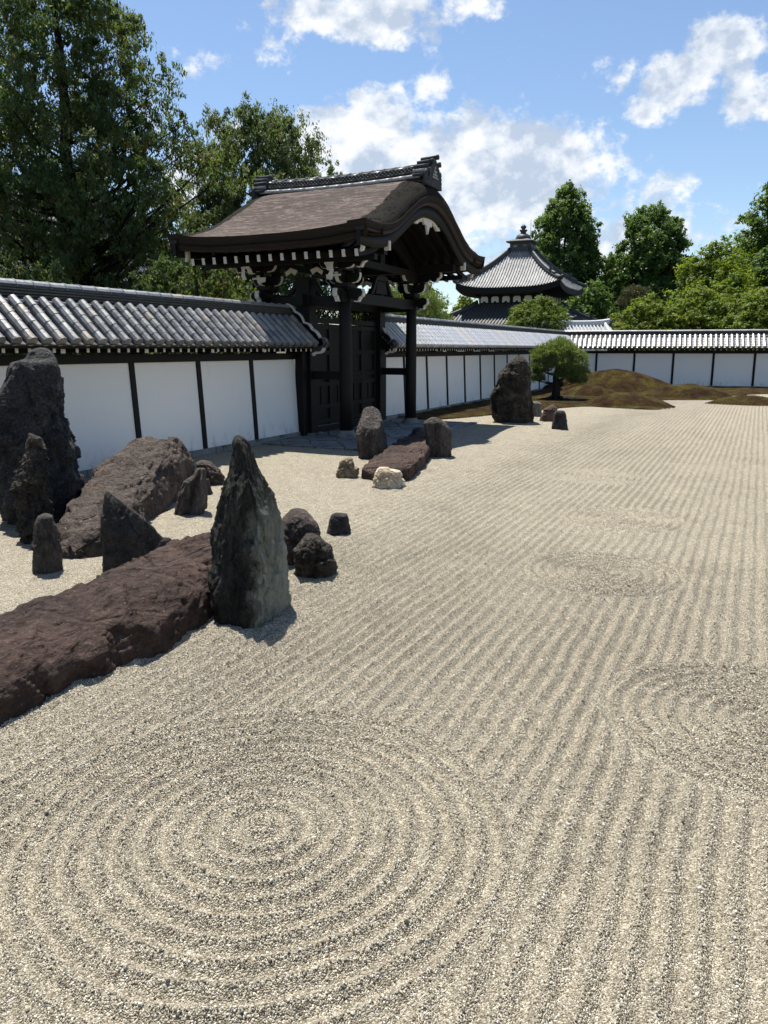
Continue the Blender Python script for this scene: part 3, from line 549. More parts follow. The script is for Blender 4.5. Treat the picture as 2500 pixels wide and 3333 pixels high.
def rock(key, label, mat, depth, sect, seed, amp=.05, freq=2.2, cut=None, pit=0.0, crack=.0, strat=None, res=(70, 90), soft=3, pw=.6):
    c, rows = PROF[key]; rows = sorted(rows); m, n = res
    z = np.array([r[0] for r in rows]); l = np.array([r[1] for r in rows]); r = np.array([r[2] for r in rows])
    if z[0] > -.18: z = np.concatenate([[-.2], z]); l = np.concatenate([[l[0]], l]); r = np.concatenate([[r[0]], r])
    zt = z[-1]; zz = np.concatenate([np.linspace(-.2, zt, m - 2), [zt + .004, zt + .006]])
    ll = np.interp(zz, z, l); rr = np.interp(zz, z, r); w = (rr - ll) / 2; mid = (ll + rr) / 2
    w[-2] *= .55; w[-1] *= .02
    th = np.linspace(0, 2 * np.pi, n, endpoint=False); ra = polar(SECT[sect], th)
    for _ in range(soft): ra = (np.roll(ra, 1) + 2 * ra + np.roll(ra, -1)) / 4
    u = ra * np.cos(th); v = ra * np.sin(th); u = u / np.abs(u).max()
    dep = depth * (w / w.max()) ** pw; dep[-2] *= .6; dep[-1] *= .03
    x = mid[:, None] + u[None] * w[:, None]; y = v[None] * dep[:, None]; zf = np.repeat(zz[:, None], n, 1)
    if cut:
        zfront, zback = cut; lim = zfront + (v[None] + 1) / 2 * (zback - zfront); lim = zfront + (y / depth + 1) / 2 * (zback - zfront); zf = np.where(zf > 0, zf * (1 - (1 - np.minimum(lim / zt, 1)) * np.clip(zf / zt, 0, 1) ** 1.2), zf)
    P = np.stack([x, y, zf], -1)
    nrm = np.stack([np.repeat((np.cos(th) / w.max())[None], m, 0), np.repeat((np.sin(th) / depth)[None], m, 0), .25 * np.ones((m, n))], -1); nrm /= np.linalg.norm(nrm, axis=-1, keepdims=True)
    S = P * freq + seed * 7.13; st = strat or (1, 1, 1); S = S * np.array(st)
    f1 = cells(S * 1.15 + 3, seed)[2]; f2 = cells(S * 2.9 + 9, seed + 5)[2]; f3 = cells(S * 6.5 + 1, seed + 8)[2]
    d = fbm(S * .8, 3, .45) * amp * .35 + f1 * amp * 1.3 + f2 * amp * .75 + f3 * amp * .40 + fbm(S * 14, 3, .65) * amp * .10
    if pit or crack:
        d1, d2, _ = cells(S * 1.6, seed); d = d - crack * np.exp(-(d2 - d1) * 22)
        if pit: d1, d2, _ = cells(S * 4.3 + 5, seed + 3); d = d - pit * np.clip(.55 - d1, 0, 1) + pit * .6 * (ridged(S * 6.0, 3, .6) - .5)
    fade = np.clip((zt + .05 - zz) / (.35 * zt + .05), .25, 1)[:, None]
    P = P + nrm * (d * fade)[..., None]
    dv = np.array(c) / np.hypot(*c); rz = math.atan2(-dv[0], dv[1])
    return frame_out('rock', P.reshape(-1, 3), gridq(m, n, True), mat, c, rz, label)
def lying(label, st, mat, seed, amp=.06, freq=1.6, flat=1.0, pit=0.0, crack=0.0, res=(110, 64), sq=.75, lean=0.0):
    """a rock lying along a line of stations (x, y, half width, height)"""
    st = np.array(st, float); m, n = res; t = np.linspace(0, len(st) - 1, m); k = np.arange(len(st))
    q = np.stack([np.interp(t, k, st[:, i]) for i in range(4)], -1)
    for _ in range(6): q[1:-1] = (q[:-2] + 2 * q[1:-1] + q[2:]) / 4
    c = q[m // 2, :2]; T = np.gradient(q[:, :2], axis=0); T /= np.linalg.norm(T, axis=1, keepdims=True); Nn = np.stack([T[:, 1], -T[:, 0]], -1)
    a = np.linspace(-.35, np.pi + .35, n); ca, sa = np.cos(a), np.sin(a); cs = np.sign(ca) * np.abs(ca) ** sq; ss = np.sign(sa) * np.abs(sa) ** (sq * flat)
    P = np.zeros((m, n, 3)); P[..., :2] = (q[:, None, :2] - c) + Nn[:, None] * ((cs[None] + lean * ss[None]) * q[:, 2:3])[..., None]; P[..., 2] = ss[None] * q[:, 3:4]
    nrm = np.zeros_like(P); nrm[..., :2] = Nn[:, None] * ca[None, :, None]; nrm[..., 2] = sa[None]
    S = P * freq + seed * 5.1; f1 = cells(S * 1.0 + 3, seed)[2]; f2 = cells(S * 2.7 + 9, seed + 5)[2]; f3 = cells(S * 6.2, seed + 8)[2]
    d = fbm(S * .8, 3, .45) * amp * .5 + f1 * amp * 1.2 + f2 * amp * .75 + f3 * amp * .40 + fbm(S * 14, 3, .65) * amp * .12
    if crack or pit:
        d1, d2, _ = cells(S * 1.1, seed); d = d - crack * np.exp(-(d2 - d1) * 16)
        if pit: d = d + pit * (ridged(S * 7, 3, .6) - .6)
    P = P + nrm * d[..., None]; P[:, 0, 2] = np.minimum(P[:, 0, 2], -.2); P[:, -1, 2] = np.minimum(P[:, -1, 2], -.2); P[:, 1:3, 2] -= .06; P[:, -3:-1, 2] -= .06; P[0, :, 2] -= .2; P[-1, :, 2] -= .2
    return frame_out('rock', P.reshape(-1, 3), gridq(m, n), mat, c, 0, label)

def m_tall():
    """dark mossy rock with one paler lichened face"""
    t = NT('mossy_rock_with_pale_face'); v = t.map((1.6, 1.6, .55)); n1 = t.noise(3.5, 8, .68, v, .5); n2 = t.noise(26, 6, .72, v)
    f = t.math('ADD', t.math('MULTIPLY_ADD', n2, .40, t.math('MULTIPLY', n1, .55)), t.math('MULTIPLY', t.noise(80, 3, .7, v), .26))
    dark = t.ramp(f, [(.48, (.008, .009, .006)), (.57, (.026, .0255, .020)), (.66, (.062, .060, .048)), (.76, (.145, .14, .115))])
    pale = t.ramp(f, [(.40, (.035, .038, .027)), (.52, (.14, .145, .118)), (.64, (.24, .245, .20)), (.80, (.36, .365, .30))])
    sx = t.n('ShaderNodeSeparateXYZ'); t.put(sx.inputs[0], t.co)
    msk = t.math('ADD', sx.outputs[0], t.math('MULTIPLY_ADD', t.noise(5, 7, .7), .5, -.27)); top = t.step(sx.outputs[2], 1.25, .85)
    c = t.mix(t.math('MULTIPLY', t.step(msk, -.02, .06), top), dark, pale)
    nm = t.math('ABSOLUTE', t.math('SUBTRACT', t.noise(8, 6, .62, v, .3), .5)); face = t.math('MULTIPLY_ADD', t.step(msk, .02, .09), -.65, 1.0)
    h = t.math('MULTIPLY', face, t.math('ADD', t.math('MULTIPLY_ADD', nm, 2.6, n1), t.math('MULTIPLY_ADD', n2, 1.0, t.math('MULTIPLY', t.noise(90, 5, .75, v), .3))))
    return t.bsdf(c, .8, t.bump(h, 1.0, .075), .25)
RM['tall'] = m_tall()

rock('tallL', 'tallest jagged dark grey rock standing close to the white wall', RM['basalt'], .55, 'block', 1, .085, 1.5, None, .006, .02, (1, 1, .6), (150, 160), 2)
rock('slenderL', 'slender pitted blackish rock standing in front of the tallest grey rock', RM['jag'], .22, 'round', 2, .06, 3.0, None, .02, .025, None, (110, 110))
rock('postL', 'small plain upright post shaped rock beside the brown boulder', RM['post'], .15, 'block', 3, .018, 3, None, 0, .01, None, (60, 72), 2)
rock('tri', 'dark triangular slab rock leaning behind the long red brown rock', RM['tri'], .20, 'left', 4, .022, 2.6, None, 0, .02, None, (80, 90), 1, .5)
rock('tall', 'tall pointed mossy rock with a pale green face at the end of the long rock', RM['tall'], .40, 'corner', 5, .036, 2.4, None, .006, .016, (1.5, 1.5, .55), (150, 170), 0, .7)
rock('groove', 'small upright brown rock split by a deep vertical groove', RM['post'], .2, 'lobes', 6, .02, 3, None, 0, .015, (1.4, 1.4, .5), (56, 72), 2)
rock('brownlow', 'low brown rock behind the grooved upright rock', RM['brown'], .25, 'block', 7, .045, 3, None, 0, .02, None, (70, 84), 1, .4)
rock('chip', 'tiny brown stone chip between the grooved rock and the low brown rock', RM['post'], .06, 'block', 8, .008, 5, res=(30, 36))
rock('bould2', 'rounded brown boulder behind the tall pointed mossy rock', RM['brown'], .34, 'block', 9, .045, 2.6, None, 0, .02, None, (80, 90), 1, .4)
rock('block', 'dark squat block rock with a knobbly top beside the pointed rock', RM['jag'], .2, 'block', 10, .036, 3.2, None, .006, .015, None, (80, 96), 1, .35)
rock('smallb', 'little dark trapezoid rock standing alone on open gravel', RM['basalt'], .13, 'block', 11, .014, 4, res=(50, 60))
rock('up1', 'upright brown rock with a slanted sunlit top beside the flat slab', RM['post'], .36, 'block', 12, .03, 2.4, (.66, 1.22), 0, .025, (1.3, 1.3, .6), (90, 96), 2, .3)
rock('darkb', 'dark rock lying behind the far end of the flat slab', RM['tri'], .45, 'round', 13, .04, 2.6, None, 0, .02)
rock('up2', 'broad upright dark rock standing at the side of the flat slab', RM['post'], .26, 'block', 14, .028, 2.6, None, 0, .02, (1.3, 1.3, .6), (80, 90), 2)
rock('tan', 'small tan rock with a notched side near the flat slab', RM['tan'], .17, 'block', 15, .028, 4.5, None, 0, .02, None, (54, 66))
rock('cream', 'cream white quartz rock lying before the flat slab', RM['cream'], .21, 'block', 16, .034, 3.6, None, .01, .025, None, (60, 72))
rock('big', 'massive dark craggy rock standing before the garden pine', RM['jag'], .55, 'block', 17, .085, 1.3, None, .01, .02, (1, 1, .7), (150, 150), 2)
rock('grey', 'small pale grey rock half hidden behind the massive craggy rock', RM['grey'], .2, 'block', 18, .025, 3, res=(44, 54))
rock('red', 'small reddish rock with a sloping top between the grey and dark stones', RM['red'], .26, 'block', 19, .02, 3, res=(50, 60))
rock('dark', 'small dark blocky rock standing furthest onto the gravel from the pine', RM['basalt'], .22, 'block', 20, .018, 3, res=(50, 60))
lying('long red brown rock lying low across the gravel', [(-4.90, 1.5, .15, .2), (-4.86, 1.8, .50, .34), (-4.84, 2.6, .57, .40), (-4.78, 3.5, .58, .40), (-4.74, 4.3, .60, .42), (-4.76, 5.0, .56, .48), (-4.82, 5.6, .50, .56), (-4.84, 6.1, .42, .52), (-4.85, 6.35, .12, .2)], RM['maroon'], 21, .05, 1.1, .8, .006, .014, (260, 110), .78)
lying('large brown boulder with cracks lying beside the tall grey rock', [(-7.05, 6.12, .15, .15), (-7.12, 6.3, .36, .34), (-7.5, 6.95, .44, .44), (-8.15, 8.0, .50, .60), (-8.75, 9.2, .53, .90), (-9.05, 9.8, .52, .97), (-9.5, 10.6, .45, .70), (-9.8, 11.3, .3, .35), (-9.9, 11.5, .1, .1)], RM['brown'], 22, .075, 1.2, .75, 0, .035, (220, 110), .6)
lying('flat dark brown slab rock lying between two upright rocks', [(-6.08, 12.45, .2, .12), (-6.12, 12.6, .46, .26), (-6.25, 13.2, .48, .29), (-6.45, 14.1, .47, .29), (-6.8, 15.3, .45, .31), (-7.15, 16.5, .42, .33), (-7.35, 17.2, .3, .3), (-7.4, 17.4, .1, .12)], RM['maroon'], 23, .03, 2.0, .3, 0, .03, (160, 90), .4)
# ------------------------------------------------------------------ tiled garden walls
Zb, Zt = .15, 2.12
SLO = (.60, 2.50); SHI = (-.16, 3.21)           # eave and upper end of a tile row in the wall's section (y outwards, z up)
sl_d = np.array([0, SHI[0] - SLO[0], SHI[1] - SLO[1]]); SL = np.linalg.norm(sl_d); sl_d /= SL
sl_n = np.array([0, -sl_d[2], sl_d[1]]) * -1      # outward normal of the slope
if sl_n[2] < 0: sl_n = -sl_n
NT_ROW = 5; TL = SL / NT_ROW; TR = .094
def half_tile(mb, s0, s1, r0, r1, n=7, x=0.0, lift=0.034):
    A = []
    for s, r in ((s0, r0), (s1, r1)):
        p = np.array([x, *SLO]) + sl_d * s + sl_n * lift
        A.append([p + np.array([1., 0, 0]) * r * math.cos(a) + sl_n * r * math.sin(a) for a in np.linspace(-.3, math.pi + .3, n)])
    mb.grid(np.array(A), flip=True)
def end_disc(mb, s, r, x=0.0, n=12):
    p = np.array([x, *SLO]) + sl_d * s + sl_n * .034
    for k, (rr, o) in enumerate(((r, 0), (r * .72, .012))):
        ring = [p - sl_d * (.012 + o * 0) + np.array([1., 0, 0]) * rr * math.cos(a) + sl_n * rr * math.sin(a) for a in np.linspace(0, 2 * math.pi, n, endpoint=False)]
        ring2 = [q + sl_d * .03 for q in ring]
        if k == 0: mb.add(ring + ring2, [tuple(range(n - 1, -1, -1))] + [(j, (j + 1) % n, n + (j + 1) % n, n + j) for j in range(n)])
        else: mb.add([q - sl_d * .008 for q in ring] + ring, [tuple(range(n - 1, -1, -1))] + [(j, (j + 1) % n, n + (j + 1) % n, n + j) for j in range(n)])
def tile_mesh(name, mat, eave):
    mb = MB(); half_tile(mb, 0, TL + .01, TR, TR * .93)
    if eave: end_disc(mb, 0, TR * 1.06)
    return mb.mesh(name, mat, False)
def pan_mesh(name, mat, pitch):
    mb = MB(); n = 5
    for k in range(7):
        s0, s1 = SL * k / 7 - .03, SL * (k + 1) / 7 + .02; A = []
        for s, lf in ((s0, -.012), (s0 + .001, .016), (s1, -.012)):
            p = np.array([0, *SLO]) + sl_d * s + sl_n * lf
            A.append([p + np.array([t * pitch * .5, 0, 0]) + sl_n * (.022 * t * t - .022) for t in np.linspace(-1, 1, n)])
        mb.grid(np.array(A), flip=True)
    return mb.mesh(name, mat, False)
def garden_wall(name, label, loc, rz, L, posts, x_rows, singles, mats, x_ext=(0, 0), ridge_piece=.36, back=True, rafter=.25, stones=1.3):
    """x runs along the wall, y points to the garden"""
    tile, pan, cap = mats; w = thing(name, label, 'wall', loc, rz)
    xs = sorted(posts); ends = [0.0] + xs + [L]; lean = (Zt - Zb)
    for a, c in zip(ends[:-1], ends[1:]):
        if c - a < .1: continue
        b = MB(); V = [(a, 0, Zb), (c, 0, Zb), (c, -.10, Zt + .02), (a, -.10, Zt + .02), (a, -.8, Zb), (c, -.8, Zb), (c, -.72, Zt + .02), (a, -.72, Zt + .02)]
        b.add(V, [(0, 1, 2, 3), (7, 6, 5, 4), (0, 3, 7, 4), (1, 5, 6, 2)]); b.build('plaster_panel', M['plaster'], w)
    for x in xs:
        b = MB(); b.beam((x, -.018, Zb - .01), (x, -.118, Zt + .03), .135, .10, (0, 1, 0)); b.build('post', M['wood'], w)
        b = MB(); pr = [(-.06, 2.30), (.30, 2.30), (.34, 2.33), (.345, 2.40), (-.06, 2.40)]
        b.prism(pr, lambda y, z: (x - .055, y, z), lambda y, z: (x + .055, y, z)); b.build('bracket', M['wood'], w)
        b = MB(); b.box((x - .05, x + .05), (.346, .352), (2.325, 2.40)); b.build('bracket_end', M['paint'], w)
    k = 0; x = 0.0
    while x < L - .05:
        l = min(stones * (0.85 + .3 * ((k * 37) % 10) / 10), L - x)
        b = MB(); b.box((0, l - .008), (-.9, .045 + .01 * ((k * 13) % 3)), (-.25, Zb)); b.build('base_stone', M['granite'], w, loc=(x, 0, 0)); x += l; k += 1
    b = MB(); b.box((x_ext[0] * 0 - 0.0, L), (-.80, -.045), (Zt + .005, Zt + .17)); b.build('wall_plate', M['wood_x'], w)
    x0, x1 = -x_ext[0], L + x_ext[1]
    b = MB(); b.box((x0, x1), (-.05, .40), (2.425, 2.445)); b.box((x0, x1), (.40, .50), (2.41, 2.475)); b.build('eave_board', M['wood_x'], w)
    rm = MB().box((-.032, .032), (-.05, .38), (2.335, 2.42)).mesh('rafter', M['wood_x']); rt = MB().box((-.030, .030), (.381, .387), (2.338, 2.416)).mesh('rafter_end', M['paint'])
    for x in np.arange(x0 + .1, x1 - .05, rafter):
        if min([abs(x - q) for q in xs] + [9]) < .11: continue
        r = obj('rafter', rm, w, (x, 0, 0)); obj('rafter_end', rt, r)
    # roof bed, back slope and ridge
    yr = -.42; b = MB()
    prof = [(.56, 2.452), (.58, 2.475), (-.16, 3.165), (yr, 3.25), (2 * yr + .16, 3.165), (2 * yr - .58, 2.475), (2 * yr - .56, 2.452)]
    b.prism(prof, lambda y, z: (x0, y, z), lambda y, z: (x1, y, z)); b.build('roof_bed', pan, w)
    if back:
        b = MB()
        for x in np.arange(x0 + .15, x1, .3): b.tube([(x, 2 * yr - .6, 2.50), (x, 2 * yr + .16, 3.21)], .08, 6, False)
        b.build('rear_tile_rows', tile, w, kind='stuff')
    for j, (hw, z0, z1) in enumerate(((.30, 3.17, 3.225), (.245, 3.235, 3.262), (.235, 3.292, 3.315), (.225, 3.345, 3.368), (.215, 3.398, 3.421), (.19, 3.44, 3.465))):
        b = MB(); b.box((x0, x1), (yr - hw, yr + hw), (z0, z1)); b.box((x0 + .01, x1 - .01), (yr - hw + .075, yr + hw - .075), (z1, z1 + .035))
        if j == 0: b.tube([(x0, yr + hw, z0 + .03), (x1, yr + hw, z0 + .03)], .034, 8)
        b.build('ridge_course', tile if j == 0 else M['tile_dark'], w)
    cm = MB(); n = 9; A = [[(xx, yr + r * math.cos(a), 3.475 + r * 1.05 * math.sin(a)) for a in np.linspace(-.15, math.pi + .15, n)] for xx, r in ((0, .118), (.02, .118), (.021, .108), (ridge_piece - .004, .104))]
    cm.grid(np.array(A), flip=True); cme = cm.mesh('ridge_cap', cap)
    for x in np.arange(x0, x1 - .05, ridge_piece): obj('ridge_cap', cme, w, (x, 0, 0))
    # tile rows
    te, tm = tile_mesh('eave_tile', tile, True), tile_mesh('cover_tile', tile, False); pm = pan_mesh('pan_tiles', pan, .30)
    if not singles:
        mb = MB()
        for k in range(NT_ROW): half_tile(mb, k * TL, (k + 1) * TL + .01, TR, TR * .93, 6)
        end_disc(mb, 0, TR * 1.06, 0, 10); row = mb.mesh('tile_row', tile)
    rs = np.random.RandomState(5)
    for x in x_rows:
        obj('pan_tiles', pm, w, (x + .15, 0, 0))
        if not singles: obj('tile_row', row, w, (x, rs.uniform(-.006, .006), 0)); continue
        obj('eave_tile', te, w, (x + rs.uniform(-.004, .004), 0, 0))
        for k in range(1, NT_ROW):
            o = obj('cover_tile', tm, w, (x + rs.uniform(-.005, .005), sl_d[1] * TL * k, sl_d[2] * TL * k + rs.uniform(-.002, .002)))
    return w
def swept(path, width, thick, mb, x, sgn, mi=0):
    """a strip of board following a path in the wall's section, standing on the roof end"""
    P = np.array(path, float); T = np.gradient(P, axis=0); T /= np.linalg.norm(T, axis=1, keepdims=True); N2 = np.stack([-T[:, 1], T[:, 0]], -1)
    N2 *= np.sign(N2[:, 1:2] + 1e-6) * 1.0
    A = np.array([[(x, *(p)), (x + sgn * width, *(p)), (x + sgn * width, *(p - n * thick)), (x, *(p - n * thick))] for p, n in zip(P, N2)])
    mb.grid(A, closed=True, mi=mi); k = len(P)
    mb.add(A[0], [(0, 1, 2, 3)], mi); mb.add(A[-1], [(3, 2, 1, 0)], mi)
def lobes(pts, bulge):
    """cusped curve through points with arcs bulging up and outwards"""
    o = []
    for (a, c, h) in zip(pts[:-1], pts[1:], bulge):
        a, c = np.array(a, float), np.array(c, float); d = c - a; nn = np.array([-d[1], d[0]]); nn = nn / np.linalg.norm(nn)
        if nn[1] < 0: nn = -nn
        for t in np.linspace(0, 1, 8, endpoint=False): o.append(a + d * t + nn * h * 4 * t * (1 - t))
    return o + [np.array(pts[-1], float)]
def gable_end(w, x, sgn):
    """curved white edged gable board closing the roof end beside the gate"""
    path = lobes([(-.44, 3.62), (-.17, 3.42), (.12, 3.12), (.36, 2.95), (.62, 2.70)], [.05, .06, .05, .04])
    b = MB(); swept(path, .10, .045, b, x, sgn); b.build('gable_edge', M['paint'], w)
    back_p = [(-.44, 3.575)] + [tuple(p - np.array([.02, .05])) for p in path[1:]] + [(.60, 2.46), (-.05, 2.28), (-.5, 2.28)]
    b = MB(); b.prism(back_p, lambda y, z: (x + sgn * .01, y, z), lambda y, z: (x + sgn * .08, y, z)); b.build('gable_board', M['wood_x'], w)
    b = MB()
    for r, o in ((.125, 0), (.085, .02)): b.tube([(x - sgn * .06, .66, 2.57), (x + sgn * (.13 + o), .66, 2.57)], r, 14)
    b.build('end_tile', M['tile_dark'], w, True)
    b = MB(); a = np.linspace(-.9, 2.6, 14); swept([(.66 + .145 * math.cos(t), 2.57 + .145 * math.sin(t)) for t in a], .11, .03, b, x + sgn * .03, sgn); b.build('end_tile_rim', M['granite'], w)
    b = MB(); swept(lobes([(.68, 2.44), (.56, 2.33), (.34, 2.26)], [-.03, .03]), .10, .06, b, x, sgn); b.build('gable_nose', M['paint'], w)
PX = -11.35
wl = garden_wall('garden_wall', 'tiled white garden wall between the tall grey rock and the dark gate', (PX, 17.98, 0), -math.pi / 2, 14.5, [2.04, 4.07, 6.14, 8.2, 10.26, 12.3], np.arange(.05, 14.4, .30), True, (M['tile'], M['tile_dark'], M['tile_far']), (.18, 0))
gable_end(wl, -.18, -1)
wr = garden_wall('garden_wall', 'tiled white garden wall running from the gate back to the corner pine', (PX, 51.1, 0), -math.pi / 2, 28.02, [27.9 - 2.09 * k - 1.98 for k in range(12)] + [27.96], np.arange(-.3, 28.25, .30), False, (M['tile_glare'], M['tile'], M['tile']), (.55, .24), .36, True, .25)
gable_end(wr, 28.02 + .24, 1)
thf = math.radians(8.2); LF = 24.0; fo = np.array([PX, 51.1]) + LF * np.array([math.cos(thf), math.sin(thf)])
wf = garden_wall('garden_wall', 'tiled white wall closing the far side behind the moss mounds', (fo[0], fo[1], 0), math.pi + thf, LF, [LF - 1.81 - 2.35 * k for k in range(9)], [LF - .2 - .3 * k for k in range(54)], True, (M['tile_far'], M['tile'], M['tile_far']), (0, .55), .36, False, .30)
# ------------------------------------------------------------------ gate (x to the garden, y along the wall)
gate = thing('temple_gate', 'dark wooden temple gate with bark roof and curved front gable', 'gate', (-11.3, 20.58, 0))
GXH, GYH = 2.92, 4.25
def zoff(y):
    """under edge of the thatch at the gable: arch in the middle, reversed curve to the eaves"""
    return np.interp(np.abs(y), [0, .43, .75, 1.16, 1.69, 2.2, 2.51, 3.02, 3.63, 4.26], [6.44, 6.41, 6.33, 6.18, 5.90, 5.62, 5.47, 5.32, 5.27, 5.29])
_ys = np.linspace(-4.3, 4.3, 173); _zz = zoff(_ys)
for _ in range(14): _zz[1:-1] = (_zz[:-2] + 2 * _zz[1:-1] + _zz[2:]) / 4
def zg(y): return np.interp(y, _ys, _zz)
# top surface of the roof: main slope, rolled down towards both gables
_my = [0, .35, .8, 1.3, 1.8, 2.4, 3.0, 3.6, 4.0, 4.26]; _mz = [6.93, 6.90, 6.78, 6.52, 6.22, 5.88, 5.58, 5.34, 5.20, 5.13]
_mm = np.interp(np.abs(_ys), _my, _mz)
for _ in range(10): _mm[1:-1] = (_mm[:-2] + 2 * _mm[1:-1] + _mm[2:]) / 4
def roof_top(x, y):
    main = np.interp(y, _ys, _mm) + .17 * (np.abs(x) / GXH) ** 2.6 * (np.abs(y) / GYH) ** 2
    edge = zg(y) + .03
    t = np.clip((np.abs(x) - (GXH - .75)) / .75, 0, 1); roll = 1 - np.sqrt(np.clip(1 - t ** 2.2, 0, 1))
    return main * (1 - roll) + np.minimum(edge, main) * roll
xs_ = np.concatenate([np.linspace(-GXH, -2.1, 22), np.linspace(-2.05, 2.05, 40), np.linspace(2.1, GXH, 22)]); ys_ = np.linspace(-GYH, GYH, 120)
Xr, Yr = np.meshgrid(xs_, ys_, indexing='ij'); Zr = roof_top(Xr, Yr)
Pn = np.stack([Xr, Yr, Zr], -1); Zr = Zr + .018 * fbm(Pn * 2.2, 3) + .006 * perlin(Pn * 14)
Qr = gridq(*Xr.shape); me = npmesh('bark_roof', np.stack([Xr, Yr, Zr], -1).reshape(-1, 3), Qr, [M['bark'], M['thatch']])
cx_ = np.abs(Xr.reshape(-1)[Qr].mean(1)); cyq = Yr.reshape(-1)[Qr].mean(1); lim = GXH - .62 + .10 * perlin(np.stack([cyq * 3, cyq * 0, cyq * 0], -1)) - .12 * np.clip(1 - np.abs(cyq) / 2.5, 0, 1)
me.polygons.foreach_set('material_index', (cx_ > lim).astype(np.int32))
roof = obj('bark_roof', me, gate)
# tufts on the rolled edge
rs = np.random.RandomState(21); n = 7000; tx = GXH - .10 - rs.rand(n) * .55; tx *= np.where(rs.rand(n) < .8, 1, -1); ty = rs.uniform(-3.9, 3.9, n); tz = roof_top(tx, ty)
d = np.stack([np.sign(tx) * (.4 + .5 * rs.rand(n)), rs.normal(0, .35, n), rs.normal(-.1, .45, n)], -1) * .026; s_ = np.stack([rs.normal(0, .006, n), rs.normal(0, .006, n), rs.normal(0, .004, n)], -1)
B0 = np.stack([tx, ty, tz - .01], -1); V = np.stack([B0 - s_, B0 + s_, B0 + d + np.array([0, 0, .012])], 1).reshape(-1, 3)
obj('edge_bristles', npmesh('edge_bristles', V, np.arange(n * 3).reshape(-1, 3), M['thatch'], False), roof, kind='stuff')
# thick layered eaves along both sides
for sy in (-1, 1):
    b = MB(); xx = np.linspace(-GXH, GXH, 40); A = []
    for x in xx:
        zt = float(roof_top(np.array(min(max(x, -2.2), 2.2)), np.array(sy * GYH))) if abs(x) < 2.2 else float(roof_top(np.array(2.2), np.array(sy * GYH))) + (float(zg(4.25)) - float(roof_top(np.array(2.2), np.array(sy * GYH)))) * ((abs(x) - 2.2) / .72)
        zt = float(roof_top(np.array(x), np.array(sy * GYH)))
        A.append([(x, sy * (GYH + .015), zt + .012), (x, sy * (GYH - .03), zt - .09), (x, sy * (GYH - .07), zt - .20), (x, sy * (GYH - .10), zt - .30), (x, sy * (GYH - .9), zt - .22), (x, sy * (GYH - .9), zt + .0)])
    b.grid(np.array(A), closed=True, flip=sy > 0); b.build('layered_eave', M['eave'], roof)
    b = MB(); A = [[(x, sy * (GYH - .085), z - .302), (x, sy * (GYH - .10), z - .345), (x, sy * (GYH - .30), z - .345), (x, sy * (GYH - .30), z - .302)] for x, z in ((x, float(roof_top(np.array(x), np.array(sy * GYH)))) for x in xx * .985)]
    b.grid(np.array(A), closed=True, flip=sy > 0); b.build('eave_strip', M['wood_red'], roof)
# gable edges: thatch face, bargeboard and its copper coloured rim
yy = np.linspace(-GYH, GYH, 110)
for sx in (1, -1):
    def strip(name, mat, prof):
        A = np.array([[(sx * px_, y, zg(y) + pz_) for px_, pz_ in prof] for y in yy]); b = MB(); b.grid(A, closed=True, flip=sx < 0)
        nn = len(prof); b.add(A[0], [tuple(range(nn))]); b.add(A[-1], [tuple(range(nn))]); b.build(name, mat, gate, True)
    strip('thatch_face', M['eave'], [(GXH + .012, .05), (GXH - .01, -.05), (GXH - .05, -.11), (GXH - .5, -.08), (GXH - .5, .02)])
    strip('bargeboard_rim', M['wood_red'], [(GXH - .05, -.115), (GXH - .07, -.20), (GXH - .30, -.20), (GXH - .30, -.115)])
    strip('bargeboard', M['wood'], [(GXH - .14, -.205), (GXH - .16, -.50), (GXH - .25, -.50), (GXH - .25, -.205)])
    # pendants
    b = MB(); pr = [(-.62, .02), (-.5, -.10), (-.32, -.06), (-.26, -.20), (-.12, -.18), (0, -.42), (.12, -.18), (.26, -.20), (.32, -.06), (.5, -.10), (.62, .02), (.3, .10), (-.3, .10)]
    b.prism(pr, lambda y, z: (sx * (GXH - .30), y, 5.94 + z), lambda y, z: (sx * (GXH - .24), y, 5.94 + z)); b.build('carved_pendant', M['paint'], gate)
    for s_ in (-1, 1):
        b = MB(); pr = [(0, 0), (.16, .06), (.34, .02), (.52, .10), (.50, .20), (.36, .12), (.2, .18), (.05, .12)]
        b.prism(pr, lambda y, z: (sx * (GXH - .32), s_ * (y + .38), 5.80 + z - .35 * y), lambda y, z: (sx * (GXH - .25), s_ * (y + .38), 5.80 + z - .35 * y)); b.build('carved_cloud', M['paint'], gate)
        b = MB(); b.box((sx * (GXH - .26), sx * (GXH - .12)) if sx > 0 else (sx * (GXH - .12), sx * (GXH - .26)), (s_ * 2.72 - .05, s_ * 2.72 + .05), (4.80, 5.02)); b.build('purlin_end', M['paint'], gate)
